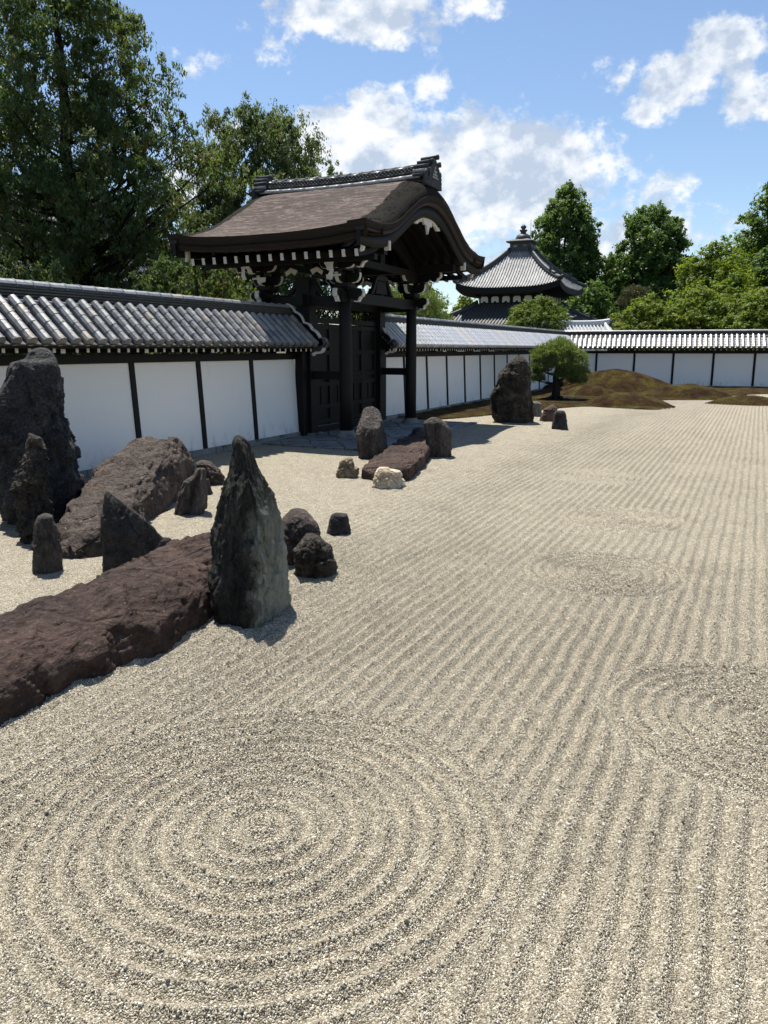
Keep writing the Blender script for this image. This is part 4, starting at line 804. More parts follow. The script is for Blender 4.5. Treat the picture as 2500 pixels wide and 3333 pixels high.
# soffit that follows the arch and curved rafters under it
b = MB(); A = np.array([[(x, y, float(zg(y)) - .22 - .12 * min(1, (GXH - .2 - abs(x)) / 1.2)) for y in yy] for x in (-GXH + .28, -1.6, 0, 1.6, GXH - .28)]); b.grid(A); b.build('soffit', M['wood_x'], gate)
for x in np.linspace(-2.45, 2.45, 15):
    b = MB(); A = np.array([[(x - .045, y, zg(y) - .34 - q), (x + .045, y, zg(y) - .34 - q), (x + .045, y, zg(y) - .48 - q), (x - .045, y, zg(y) - .48 - q)] for y in np.linspace(-3.85, 3.85, 70) for q in [.22 * float(np.clip((abs(y) - 2.4) / 1.4, 0, 1)) ** .7]])
    b.grid(A, closed=True); b.add(A[0], [(0, 1, 2, 3)]); b.add(A[-1], [(3, 2, 1, 0)]); r = b.build('curved_rafter', M['wood_x'], gate)
    for s_ in (-1, 1):
        z = float(zg(3.85)); pr = [(-.045, -.545), (.045, -.545), (.05, -.62), (.065, -.715), (-.03, -.715), (-.04, -.62)]
        b = MB(); b.prism([(x + p, z + q) for p, q in pr], lambda a, c: (a, s_ * 3.852, c), lambda a, c: (a, s_ * 3.862, c)); b.build('rafter_end', M['paint'], r)
for s_ in (-1, 1):       # eave purlins and corner end boards
    b = MB(); b.beam((-2.6, s_ * 3.1, 4.62), (2.6, s_ * 3.1, 4.62), .16, .14); b.build('eave_purlin', M['wood_x'], gate)
    b = MB(); b.beam((-2.55, s_ * 2.45, 4.86), (2.55, s_ * 2.45, 4.86), .2, .24); b.build('purlin', M['wood_x'], gate)
    for sx in (-1, 1):
        b = MB(); b.prism([(-.05, -.36), (.05, -.36), (.06, -.46), (.02, -.60), (-.06, -.62), (-.03, -.5)], lambda a, c: (sx * 2.62 + a, s_ * 3.80, 5.28 + c), lambda a, c: (sx * 2.62 + a, s_ * 3.90, 5.28 + c)); b.build('corner_board', M['paint'], gate)
# posts
for py in (-2.18, 2.18):
    for px_, r, h in ((1.22, .178, 3.80), (-1.22, .178, 3.80)):
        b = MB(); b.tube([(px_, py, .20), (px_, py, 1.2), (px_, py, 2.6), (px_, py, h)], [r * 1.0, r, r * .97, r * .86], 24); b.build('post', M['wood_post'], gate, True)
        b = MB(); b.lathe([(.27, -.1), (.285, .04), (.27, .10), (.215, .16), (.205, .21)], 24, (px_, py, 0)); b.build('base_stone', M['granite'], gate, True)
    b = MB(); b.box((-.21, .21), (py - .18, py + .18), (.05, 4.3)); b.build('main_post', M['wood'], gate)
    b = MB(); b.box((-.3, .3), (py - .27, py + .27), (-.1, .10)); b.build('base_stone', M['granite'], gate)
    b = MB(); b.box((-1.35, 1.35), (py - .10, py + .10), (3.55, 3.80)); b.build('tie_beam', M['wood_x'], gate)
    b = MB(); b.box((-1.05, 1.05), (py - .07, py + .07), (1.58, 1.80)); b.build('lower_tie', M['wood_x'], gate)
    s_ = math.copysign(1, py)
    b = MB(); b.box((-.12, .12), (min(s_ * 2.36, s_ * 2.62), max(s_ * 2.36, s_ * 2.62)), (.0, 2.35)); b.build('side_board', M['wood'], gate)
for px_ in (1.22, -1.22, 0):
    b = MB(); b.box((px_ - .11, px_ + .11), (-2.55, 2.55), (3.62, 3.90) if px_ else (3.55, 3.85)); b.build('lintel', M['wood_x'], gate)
def nose(x, y, z, ax, sgn):
    """carved beam nose with a white painted face"""
    pr = [(0, 0), (.30, .02), (.40, -.02), (.43, -.10), (.40, -.18), (.33, -.20), (.28, -.30), (.16, -.30), (.12, -.24), (0, -.24)]
    f = (lambda o: (lambda a, c: (x + sgn * a, y + o, z + c))) if ax == 0 else (lambda o: (lambda a, c: (x + o, y + sgn * a, z + c)))
    b = MB(); b.prism(pr, f(-.07), f(.07)); k = b.build('beam_nose', M['wood'], gate)
    e = [(.401, -.02), (.432, -.10), (.402, -.18), (.335, -.205), (.285, -.303), (.165, -.303), (.20, -.33), (.31, -.33), (.37, -.23), (.44, -.19), (.47, -.10), (.43, .0)]
    b = MB(); b.prism(e, f(-.062), f(.062)); b.build('painted_edge', M['paint'], k)
def arm(x, y, z, ax, L_):
    """bracket arm: boat shaped bottom, white ends, small bearing blocks"""
    pr = [(-L_, .14), (L_, .14), (L_, .05), (L_ * .93, -.03), (L_ * .78, -.09), (L_ * .5, -.11), (-L_ * .5, -.11), (-L_ * .78, -.09), (-L_ * .93, -.03), (-L_, .05)]
    f = (lambda o: (lambda a, c: (x + a, y + o, z + c))) if ax == 0 else (lambda o: (lambda a, c: (x + o, y + a, z + c)))
    b = MB(); b.prism(pr, f(-.055), f(.055)); k = b.build('bracket_arm', M['wood'], gate)
    for s_ in (-1, 1):
        e = [(s_ * L_, .14), (s_ * (L_ + .012), .14), (s_ * (L_ + .012), .05), (s_ * (L_ * .93 + .012), -.035), (s_ * (L_ * .78 + .008), -.10), (s_ * L_ * .5, -.122), (s_ * L_ * .5, -.11), (s_ * L_ * .78, -.09), (s_ * L_ * .93, -.03), (s_ * L_, .05)]
        b = MB(); b.prism(e, f(-.05), f(.05)); b.build('painted_end', M['paint'], k)
        c = (x + s_ * L_ * .82, y, z + .14) if ax == 0 else (x, y + s_ * L_ * .82, z + .14); block(c, .10, .15)
def block(c, h, s):
    b = MB(); b.add([(c[0] + sx * s * .36, c[1] + sy * s * .36, c[2]) for sx, sy in ((-1, -1), (1, -1), (1, 1), (-1, 1))] + [(c[0] + sx * s * .5, c[1] + sy * s * .5, c[2] + h * .45) for sx, sy in ((-1, -1), (1, -1), (1, 1), (-1, 1))] + [(c[0] + sx * s * .5, c[1] + sy * s * .5, c[2] + h) for sx, sy in ((-1, -1), (1, -1), (1, 1), (-1, 1))],
             [(3, 2, 1, 0), (8, 9, 10, 11)] + [(a * 4 + j, a * 4 + (j + 1) % 4, (a + 1) * 4 + (j + 1) % 4, (a + 1) * 4 + j) for a in (0, 1) for j in range(4)])
    b.build('bearing_block', M['wood'], gate)
for px_ in (1.22, -1.22):
    for py in (-2.18, 2.18):
        sx, sy = math.copysign(1, px_), math.copysign(1, py)
        nose(px_ + sx * .12, py, 3.95, 0, sx); nose(px_, py + sy * .12, 3.95, 1, sy)
        block((px_, py, 3.92), .20, .40); arm(px_, py, 4.22, 0, .46); arm(px_, py, 4.22, 1, .46)
        block((px_, py + sy * .38, 4.36), .10, .17); arm(px_, py + sy * .38, 4.56, 0, .52); arm(px_, py, 4.56, 1, .62)
        nose(px_ + sx * .40, py + sy * .38, 4.78, 0, sx); nose(px_, py + sy * .52, 4.70, 1, sy)
        # pale side faces of the bracket noses
        b = MB(); b.prism([(0, .10), (.20, .12), (.20, .02), (.14, -.04), (.14, -.20), (.20, -.30), (.08, -.32), (.02, -.22), (.04, -.05)], lambda a, c: (px_ + sx * (.22 - a), py + sy * .955, 4.52 + c), lambda a, c: (px_ + sx * (.22 - a), py + sy * .965, 4.52 + c)); b.build('carved_face', M['paint'], gate)
        b = MB(); b.prism([(0, 0), (.44, 0), (.42, -.12), (.26, -.14), (.22, -.05), (0, -.05)], lambda a, c: (px_ - sx * (a - .16), py + sy * .512, 4.30 + c), lambda a, c: (px_ - sx * (a - .16), py + sy * .52, 4.30 + c)); b.build('carved_face', M['paint'], gate)
# frog-leg struts under the gables and over the sides
for sx in (1, -1):
    b = MB(); pr = [(-.75, 0), (-.55, .03), (-.30, .42), (.30, .42), (.55, .03), (.75, 0), (.62, .12), (.36, .50), (.2, .56), (-.2, .56), (-.36, .50), (-.62, .12)]
    b.prism(pr[:6] + pr[6:], lambda y, z: (sx * 1.22 - .05, y, 3.91 + z), lambda y, z: (sx * 1.22 + .05, y, 3.91 + z)); b.build('frog_leg_strut', M['wood_post'], gate)
    b = MB(); b.prism([(-.38, .05), (.38, .05), (.25, .40), (-.25, .40)], lambda y, z: (sx * 1.22 - .02, y, 3.91 + z), lambda y, z: (sx * 1.22 + .02, y, 3.91 + z)); b.build('carved_panel', M['wood'], gate)
    b = MB(); b.box((sx * 1.22 - .08, sx * 1.22 + .08), (-2.6, 2.6), (4.62, 4.80)); b.build('upper_beam', M['wood_x'], gate)
    b = MB(); b.box((sx * 1.22 - .06, sx * 1.22 + .06), (-.14, .14), (4.8, 6.0)); b.build('king_post', M['wood'], gate)
    b = MB(); A = np.array([[(sx * 1.22 - .05, y, max(4.75, zg(y) - .95)), (sx * 1.22 + .05, y, max(4.75, zg(y) - .95)), (sx * 1.22 + .05, y, zg(y) - .5), (sx * 1.22 - .05, y, zg(y) - .5)] for y in np.linspace(-2.6, 2.6, 40)]); b.grid(A, closed=True); b.build('arched_beam', M['wood_x'], gate)
for sy in (-1, 1):
    b = MB(); pr = [(-.6, 0), (-.42, .05), (-.22, .34), (.22, .34), (.42, .05), (.6, 0), (.48, .14), (.28, .44), (-.28, .44), (-.48, .14)]
    b.prism(pr, lambda x, z: (x, sy * 2.18 - .05, 3.81 + z), lambda x, z: (x, sy * 2.18 + .05, 3.81 + z)); b.build('frog_leg_strut', M['wood_post'], gate)
    for s_ in (-1, 1):
        b = MB(); b.prism([(0, .1), (.22, .18), (.40, .06), (.36, -.04), (.2, .06), (.08, -.02)], lambda x, z: (s_ * (x + .2), sy * 2.25, 4.38 + z), lambda x, z: (s_ * (x + .2), sy * 2.27, 4.38 + z)); b.build('carved_cloud', M['paint'], gate)
# transom fretwork and door leaves in the wall line
for k, y in enumerate(np.arange(-1.8, 1.9, .30)):
    b = MB(); b.tube([(0, y, 3.28), (0, y + .10, 3.38), (0, y, 3.48)], .022, 6); b.tube([(0, y, 3.28), (0, y - .10, 3.38), (0, y, 3.48)], .022, 6); b.build('fretwork', M['wood_x'], gate)
b = MB(); b.box((-.08, .08), (-2.0, 2.0), (3.12, 3.26)); b.build('door_head', M['wood_x'], gate)
b = MB(); b.box((-.14, .14), (-2.0, 2.0), (.06, .22)); b.build('threshold', M['wood_x'], gate)
for s_ in (-1, 1):
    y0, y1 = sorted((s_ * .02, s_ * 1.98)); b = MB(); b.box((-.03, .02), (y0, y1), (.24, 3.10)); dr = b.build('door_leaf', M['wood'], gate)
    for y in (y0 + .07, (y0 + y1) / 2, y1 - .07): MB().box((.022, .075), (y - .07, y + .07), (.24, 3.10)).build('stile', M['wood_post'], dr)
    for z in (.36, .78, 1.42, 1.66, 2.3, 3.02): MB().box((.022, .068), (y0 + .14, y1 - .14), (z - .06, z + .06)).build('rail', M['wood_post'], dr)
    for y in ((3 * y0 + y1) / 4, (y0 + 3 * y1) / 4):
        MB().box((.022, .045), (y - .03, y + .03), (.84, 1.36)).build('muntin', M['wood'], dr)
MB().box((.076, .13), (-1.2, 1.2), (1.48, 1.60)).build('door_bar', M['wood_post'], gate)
# ridge
rd = MB(); rd.prism([(-.36, 6.70), (-.30, 6.92), (-.26, 7.11), (.26, 7.11), (.30, 6.92), (.36, 6.70)], lambda y, z: (-2.62, y, z), lambda y, z: (2.62, y, z)); rd = rd.build('ridge_box', M['bark'], gate)
def zr(x): return .07 * (abs(x) / 2.7) ** 2
for s_ in (-1, 1):
    for y, z, r, mt, nm in ((.43, 6.915, .05, 'cap_white', 'lower_ridge_roll'), (.285, 7.06, .026, 'tile_dark', 'upper_ridge_roll')):
        for k, x in enumerate(np.arange(-2.60, 2.45, .40)):
            b = MB(); b.tube([(x, s_ * y, z + zr(x)), (x + .393, s_ * y, z + zr(x + .393))], r, 8); b.build(nm, M[mt], rd, True)
    for x in np.arange(-2.5, 2.56, .115):
        b = MB(); b.tube([(x, s_ * .16, 7.10 + zr(x)), (x, s_ * .30, 7.10 + zr(x))],  .030, 8); b.tube([(x + .0575, s_ * .16, 7.155 + zr(x)), (x + .0575, s_ * .28, 7.155 + zr(x))], .031, 8); b.build('ridge_disc_tiles', M['ridge_dark'], rd, True)
A = [[(x, y, z + zr(x)) for y, z in ((-.24, 7.09), (-.24, 7.185), (-.20, 7.19), (-.20, 7.215), (.20, 7.215), (.20, 7.19), (.24, 7.185), (.24, 7.09))] for x in np.linspace(-2.6, 2.6, 15)]
b = MB(); b.grid(np.array(A), closed=True); b.build('ridge_core', M['ridge_dark'], rd)
for k, x in enumerate(np.arange(-2.6, 2.5, .36)):
    b = MB(); b.tube([(x, 0, 7.235 + zr(x)), (x + .35, 0, 7.235 + zr(x + .35))], .088, 10); b.tube([(x + .30, 0, 7.24 + zr(x)), (x + .36, 0, 7.243 + zr(x))], .098, 10); b.build('ridge_cap', M['ridge_dark' if k % 4 else 'tile_dark'], rd, True)
    for s_ in (-1, 1): MB().tube([(x, s_ * .19, 7.21 + zr(x)), (x + .35, s_ * .19, 7.21 + zr(x + .35))], .030, 6).build('ridge_course', M['tile_dark' if k % 2 else 'tile'], rd, True)
for sx in (-1, 1):
    x = sx * 2.70
    b = MB(); pr = [(-.50, 6.72), (-.46, 6.95), (-.38, 7.05), (-.33, 7.25), (-.20, 7.42), (0, 7.60), (.20, 7.42), (.33, 7.25), (.38, 7.05), (.46, 6.95), (.50, 6.72)]
    b.prism(pr, lambda y, z: (x, y, 6.72 + (z - 6.72) * .86), lambda y, z: (x + sx * .17, y, 6.72 + (z - 6.72) * .86)); eo = b.build('ridge_end_ornament', M['ridge_dark'], gate)
    b = MB(); b.prism([(-.19, 6.96), (.19, 6.96), (0, 7.26)], lambda y, z: (x + sx * .172, y, z), lambda y, z: (x + sx * .182, y, z)); b.build('white_gable_panel', M['paint'], eo)
    for y, z, r in ((0, 7.17, .04), (-.07, 7.08, .04), (.07, 7.08, .04), (-.12, 7.0, .032), (.0, 7.0, .038), (.12, 7.0, .032)):
        MB().tube([(x + sx * .183, y, z), (x + sx * .192, y, z)], r, 10).build('crest_dot', M['ridge_dark'], eo)
    for y, z, r, l in ((0, 7.47, .058, .56), (-.25, 7.33, .062, .52), (.25, 7.33, .062, .52), (-.37, 7.09, .062, .48), (.37, 7.09, .062, .48)):
        b = MB(); b.tube([(x - sx * .25, y, z), (x + sx * (l - .34), y, z + .02)], r, 12); b.tube([(x + sx * (l - .36), y, z + .02), (x + sx * (l - .30), y, z + .022)], r * 1.18, 12); b.build('roll_tile', M['ridge_dark'], eo, True)
    for y in (-.38, .38):
        for j in range(3): MB().tube([(x - sx * .30, y * (1 + .08 * j), 7.22 - .11 * j), (x + sx * .12, y * (1 + .08 * j), 7.22 - .11 * j)], .058, 8).build('side_tile', M['tile' if j == 1 else 'ridge_dark'], eo, True)
    for y in (-.5, .5):
        b = MB(); b.lathe([(.02, -.07), (.07, -.03), (.055, .05), (.075, .10), (.055, .16), (.07, .21), (.05, .27), (.015, .33)], 8, (x + sx * .10, y * .97, 6.80)); b.build('carved_fin', M['ridge_dark'], eo, True)
# ------------------------------------------------------------------ temple halls beyond the wall
def hip_side(t, s, ex, ey, tx, ty, ze, zt, lift, side):
    """point on a concave hipped roof: t from eave to top, s from -1 to 1 along the side"""
    hx = ex + (tx - ex) * t; hy = ey + (ty - ey) * t; z = ze + (zt - ze) * (.68 * t + .32 * t * t) + lift * np.abs(s) ** 3.5 * (1 - t) ** 2
    if side == 0: return np.stack([s * hx, -hy + 0 * s, z], -1)
    if side == 1: return np.stack([hx + 0 * s, s * hy, z], -1)
    if side == 2: return np.stack([-s * hx, hy + 0 * s, z], -1)
    return np.stack([-hx + 0 * s, -s * hy, z], -1)
def hip_roof(parent, name, ex, ey, tx, ty, ze, zt, lift, pitch, mat, rib=.085, thick=.35, hip=.17, sides=(0, 1, 2, 3)):
    rf = None
    b = MB(); ts = np.linspace(0, 1, 12); ss = np.linspace(-1, 1, 25)
    for sd in range(4):
        T, S = np.meshgrid(ts, ss, indexing='ij'); b.grid(hip_side(T, S, ex, ey, tx, ty, ze, zt, lift, sd))
        e = hip_side(np.zeros(25), ss, ex, ey, tx, ty, ze, zt, lift, sd); lo = e - np.array([0, 0, thick]); inn = hip_side(np.full(25, .35), ss, ex, ey, tx, ty, ze - thick, ze - thick - .15, lift * .4, sd)
        b.grid(np.stack([lo, e]), mi=1); b.grid(np.stack([inn, lo]), mi=1)
    rf = b.build(name, [M['tile_dark'] if mat is None else mat, M['wood']], parent)
    for sd in sides:
        half = ex if sd in (0, 2) else ey; ht = tx if sd in (0, 2) else ty; b = MB()
        for a in np.arange(-half + pitch * .7, half - pitch * .5, pitch):
            tm = 1.0 if abs(a) <= ht else (half - abs(a)) / (half - ht); tt = np.linspace(0, tm * .99, 9); hh = half + (ht - half) * tt
            P = hip_side(tt, a / hh, ex, ey, tx, ty, ze, zt, lift, sd)
            b.tube(P + np.array([0, 0, .03]), rib, 6, True)
        b.build('tile_rows', mat, rf, kind='stuff')
    for sx, sy in ((-1, -1), (1, -1), (1, 1), (-1, 1)):
        tt = np.linspace(-.02, 1, 14); P = np.stack([sx * (ex + (tx - ex) * tt), sy * (ey + (ty - ey) * tt), ze + (zt - ze) * (.68 * tt + .32 * tt * tt) + lift * (1 - tt) ** 2 + .12], -1)
        b = MB(); b.tube(P, hip, 8); b.tube(P[2:] + np.array([0, 0, .16]), hip * .8, 8); b.tube([P[0], P[0] + (P[0] - P[1]) * .5 + np.array([0, 0, .28])], [hip * .9, hip * .4], 8); b.build('hip_ridge', M['tile_dark'], rf, True)
        b = MB(); q = P[4] + np.array([0, 0, .2]); b.box((q[0] - .14, q[0] + .14), (q[1] - .14, q[1] + .14), (q[2] - .1, q[2] + .38)); b.build('ridge_ornament', M['tile_dark'], rf)
    return rf
hall = thing('temple_hall', 'square two storey temple hall with pyramid tile roof and round finial', 'temple', (-20.2, 70.4, 0))
MB().box((-4.4, 4.4), (-4.4, 4.4), (-.3, 4.6)).build('lower_wall', M['plaster'], hall)
hip_roof(hall, 'lower_roof', 6.3, 6.3, 3.1, 3.1, 4.35, 6.32, .35, .30, M['tile_dark'], .08, .3)
MB().box((-3.0, 3.0), (-3.0, 3.0), (5.8, 7.9)).build('upper_wall', M['wood'], hall)
for sd in range(4):
    for k in range(6):
        u = -2.5 + k * 1.0; c, s = [(1, 0), (0, 1), (-1, 0), (0, -1)][sd]
        pr = [(-.34, -.26), (.34, -.26), (.34, .14), (.22, .26), (-.22, .26), (-.34, .14)]
        f = lambda o: (lambda a, z: (c * (u + a) + s * o, s * (u + a) - c * o, 6.72 + z))
        b = MB(); b.prism(pr, f(3.002), f(3.02)); b.build('white_panel', M['plaster'], hall)
        b = MB(); b.prism([(-.12, -.26), (.12, -.26), (.08, -.14), (-.08, -.14)], f(3.021), f(3.05)); b.build('bearing_block', M['wood'], hall)
hip_roof(hall, 'upper_roof', 4.65, 4.65, .92, .92, 7.62, 10.95, .50, .25, M['tile_ribs'], .062, .5, .19)
b = MB(); b.box((-1.02, 1.02), (-1.02, 1.02), (10.6, 11.08)); b.box((-.93, .93), (-.93, .93), (11.08, 11.75)); b.build('roof_box', M['tile_dark'], hall)
for sd in range(4):
    c, s = [(1, 0), (0, 1), (-1, 0), (0, -1)][sd]
    for u in (-.42, .42):
        b = MB(); pr = [(.20 * math.cos(a), .11 * math.sin(a)) for a in np.linspace(0, 2 * math.pi, 12, endpoint=False)]
        f = lambda o: (lambda a, z: (c * (u + a) + s * o, s * (u + a) - c * o, 11.42 + z)); b.prism(pr, f(.932), f(.95)); b.build('cloud_panel', M['granite'], hall)
b = MB(); T = [(-1.22, 11.75), (-1.22, 11.85), (-.55, 12.08)]
for (r0, z0), (r1, z1) in zip(T[:-1], T[1:]): b.add([(sx * abs(r0), sy * abs(r0), z0) for sx, sy in ((-1, -1), (1, -1), (1, 1), (-1, 1))] + [(sx * abs(r1), sy * abs(r1), z1) for sx, sy in ((-1, -1), (1, -1), (1, 1), (-1, 1))], [(3, 2, 1, 0), (4, 5, 6, 7)] + [(j, (j + 1) % 4, 4 + (j + 1) % 4, 4 + j) for j in range(4)])
b.build('box_roof', M['tile_dark'], hall)
MB().lathe([(.68, 12.0), (.70, 12.15), (.56, 12.42), (.28, 12.56), (.24, 12.62)], 16).build('inverted_bowl', M['tile_dark'], hall, True)
MB().lathe([(.22, 12.55), (.24, 12.68), (.36, 12.84), (.37, 12.88), (.14, 12.91), (.14, 12.96), (.25, 13.06), (.26, 13.16), (.16, 13.28), (.02, 13.38)], 14).build('jewel_finial', M['tile_dark'], hall, True)
MB().tube([(.75, -.3, 11.9), (.75, -.3, 13.7)], .02, 5).build('lightning_rod', M['iron'], hall)

big = thing('great_hall', 'huge grey tiled hall roof seen through the tall left cypress', 'temple', (-58, 47.5, 0), math.radians(8))
MB().box((-9.5, 9.5), (-6.5, 6.5), (-.3, 7.4)).build('wall', M['wood'], big)
hip_roof(big, 'roof', 14.0, 10.5, 8.0, .6, 7.4, 15.6, .9, .42, M['tile'], .11, .5, .28)
MB().box((-8.4, 8.4), (-.45, .45), (15.3, 16.5)).build('roof_ridge', M['tile_dark'], big)
for s_ in (-1, 1): MB().prism([(-.7, 15.2), (.7, 15.2), (.5, 16.4), (0, 17.0), (-.5, 16.4)], lambda y, z: (s_ * 8.4, y, z), lambda y, z: (s_ * 8.8, y, z)).build('ridge_ornament', M['tile_dark'], big)

sm_ = thing('garden_building', 'low building with a pale tiled gable roof behind the wall corner', 'building', (-13.5, 60.6, 0), math.radians(26))
MB().box((-2.6, 2.6), (-1.6, 1.6), (-.3, 3.2)).build('wall', M['plaster'], sm_)
b = MB(); b.prism([(-2.3, 2.95), (-2.3, 3.05), (0, 4.22), (2.3, 3.05), (2.3, 2.95), (0, 4.0)], lambda y, z: (-3.15, y, z), lambda y, z: (3.15, y, z)); srf = b.build('roof', M['tile_far'], sm_)
for s_ in (-1, 1):
    b = MB()
    for x in np.arange(-3.0, 3.05, .27): b.tube([(x, s_ * 2.3, 3.10), (x, s_ * .1, 4.22)], .07, 6)
    b.build('tile_rows', M['cap_white'], srf, kind='stuff')
    for x in (-2.75, 2.75): MB().tube([(x, s_ * 2.3, 3.2), (x, s_ * .1, 4.34)], .12, 8).build('verge_roll', M['cap_white'], srf, True)
b = MB(); xx = np.linspace(-3.1, 3.1, 13); A = [[(x, y, z + .16 * (abs(x) / 3.1) ** 4) for y, z in ((-.16, 4.15), (-.14, 4.48), (0, 4.56), (.14, 4.48), (.16, 4.15))] for x in xx]; b.grid(np.array(A), closed=True); b.build('roof_ridge', M['cap_white'], srf)
for s_ in (-1, 1): MB().prism([(-.24, 4.1), (.24, 4.1), (.2, 4.5), (0, 4.78), (-.2, 4.5)], lambda y, z: (s_ * 3.1, y, z), lambda y, z: (s_ * 3.26, y, z)).build('ridge_ornament', M['tile_dark'], srf)
# distant wooded hills
th = np.linspace(math.radians(20), math.radians(150), 90); A = []
for r, zf in ((700, 0), (760, .55), (850, 1.0), (1000, .7), (1200, 0)):
    hgt = 16 + 9 * perlin(np.stack([th * 5, 0 * th, 0 * th + r * .001], -1)); A.append(np.stack([r * np.cos(th), r * np.sin(th), -1 + zf * hgt], -1))
b = MB(); b.grid(np.array(A)); b.build('hills', simple('wooded_hill', (.05, .075, .055), .95, .3, .05, .2, .3), None, True, kind='structure', label='low wooded hills on the horizon')
# ------------------------------------------------------------------ trees
def leaves(P, N_, size, asp, rng, tint, droop=0.0, dirs=None):
    """diamond leaves at points P with normals N_"""
    n = len(P); a = rng.normal(size=(n, 3)) if dirs is None else dirs + rng.normal(size=(n, 3)) * .45; a -= (a * N_).sum(1, keepdims=True) * N_; a[:, 2] += droop; a /= np.linalg.norm(a, axis=1, keepdims=True) + 1e-9
    c = np.cross(N_, a); c /= np.linalg.norm(c, axis=1, keepdims=True) + 1e-9; s = size[:, None]
    V = np.stack([P - a * s, P + c * s * asp, P + a * s, P - c * s * asp], 1).reshape(-1, 3)
    return V, np.arange(4 * n).reshape(-1, 4), np.repeat(tint, 4)
def tree(name, label, xy, env, kind, seed, nclump, per, leaf, cr, sq=(1, 1, 1), asp=.42, trunk=(.25, .08), lean=(0, 0), inner=.35, upbias=.9, droop=0.0, lump=.35, group=None, cat='tree', bark='trunk', limbs=40, z0=None, layers=None, ell=(1, 1), rz=0.0, lumpf=1.6, nbias=.8, sub=9, tuft=.42, spread=1.0, spike=False):
    rng = np.random.RandomState(seed); t = thing(name, label, cat, (xy[0], xy[1], 0), rz, group)
    ez = np.array([e[0] for e in env], float); er = np.array([e[1] for e in env], float); zt = ez[-1]
    zs = np.linspace(ez[0], zt, 400); w = np.interp(zs, ez, er) ** 1.3 + .02; cz = np.interp(rng.rand(nclump), np.cumsum(w) / w.sum(), zs)
    if layers: cz = np.round(cz / layers) * layers + rng.normal(0, layers * .10, nclump)
    an = rng.uniform(0, 2 * np.pi, nclump); rm = np.interp(cz, ez, er)
    lm = 1 + lump * perlin(np.stack([np.cos(an) * lumpf + seed, np.sin(an) * lumpf, cz * lumpf / max(er.max(), .1)], -1))
    rr = rm * np.sqrt(inner ** 2 + (1 - inner ** 2) * rng.rand(nclump)) * lm
    ax = lambda z: np.stack([lean[0] * z / zt, lean[1] * z / zt], -1)
    A = ax(cz); Cn = np.stack([A[:, 0] + np.cos(an) * rr * ell[0], A[:, 1] + np.sin(an) * rr * ell[1], cz], -1)
    # each bough carries several small tufts, each tuft its own leaves
    crr = cr * rng.uniform(.6, 1.35, nclump); kb = np.repeat(np.arange(nclump), sub); nt = len(kb)
    e = rng.normal(size=(nt, 3)); e /= np.linalg.norm(e, axis=1, keepdims=True); Tc = Cn[kb] + e * (crr[kb] * spread * rng.rand(nt) ** .4)[:, None] * np.array(sq); tr = crr[kb] * tuft * rng.uniform(.6, 1.3, nt)
    k = np.repeat(np.arange(nt), max(1, per // sub)); n = len(k); d = rng.normal(size=(n, 3)); d /= np.linalg.norm(d, axis=1, keepdims=True); rad = rng.rand(n) ** .5
    P = Tc[k] + d * (rad * tr[k])[:, None] * np.array(sq)
    N_ = d * nbias + e[k] * .5 + rng.normal(size=(n, 3)) * .6 + np.array([0, 0, upbias]); N_ /= np.linalg.norm(N_, axis=1, keepdims=True)
    ct = np.clip(rng.uniform(.2, .8, nclump)[kb] + rng.normal(0, .16, nt), 0, 1); tint = np.clip(ct[k] + rng.normal(0, .10, n), 0, 1)
    V, Q, T = leaves(P, N_, leaf * rng.uniform(.6, 1.3, n), asp, rng, tint, droop, (d * .7 + np.array([0, 0, 1.0 if droop >= 0 else -.6])) if spike else None)
    obj('crown', npmesh('crown', V, Q, LM[kind], False, T), t)
    zs = np.linspace(-.25, zt * .93, 16); pp = np.column_stack([ax(np.maximum(zs, 0)) + .12 * trunk[0] * np.stack([perlin(np.stack([zs * .5 + seed, 0 * zs, 0 * zs], -1)), perlin(np.stack([zs * .5, 0 * zs + seed, 0 * zs], -1))], -1) * 6, zs])
    rt = np.interp(zs, [-.25, .3, zt * .93], [trunk[0] * 1.35, trunk[0], trunk[1] * .3]); b = MB(); b.tube(pp, rt, 10); b.build('trunk', M[bark], t, True)
    b = MB(); order = np.argsort(-rr)[:limbs]
    for q in order:
        z1 = max(cz[q] - rr[q] * rng.uniform(.25, .6), (z0 if z0 is not None else ez[0]) * .8); p0 = np.array([*ax(z1), z1]); p1 = Cn[q]; mid = (p0 + p1) / 2 + np.array([0, 0, .12 * np.linalg.norm(p1 - p0) * (1 if droop <= 0 else -.6)])
        r0 = max(trunk[0] * .32 * (1 - z1 / zt), trunk[1] * .35); b.tube([p0, (p0 + mid) / 2 * [1, 1, 1] + [0, 0, .02], mid, (mid + p1) / 2, p1], [r0, r0 * .8, r0 * .6, r0 * .4, r0 * .15], 5, False)
    if limbs: b.build('branches', M[bark], t, True)
    return t
tree('cypress_tree', 'tall dark cypress with brown tinged foliage towering behind the near wall', (-22.0, 20.6), [(3.0, 3.4), (4.5, 4.4), (6.0, 4.5), (8.5, 4.5), (9.6, 4.0), (11, 3.6), (12.5, 3.0), (14, 2.5), (16, 1.6), (18.5, .3)], 'cypress', 101, 640, 340, .076, .66, (1, 1, 1.0), .34, (.38, .1), (-.5, .3), .25, .8, .35, .50, bark='trunk_dark', limbs=110, sub=13, tuft=.30, spike=True)
tree('cypress_tree', 'rounded cypress with lighter foliage rising behind the gate roof', (-20.0, 28.1), [(2.5, 2.4), (4.5, 3.3), (6.5, 3.5), (8.5, 3.4), (10, 2.8), (11.2, 1.9), (12.2, .6)], 'cypress2', 102, 500, 280, .080, .56, (1, 1, 1.15), .34, (.30, .09), (.6, .2), .35, .8, .4, .30, limbs=90, sub=12, tuft=.32, spike=True)
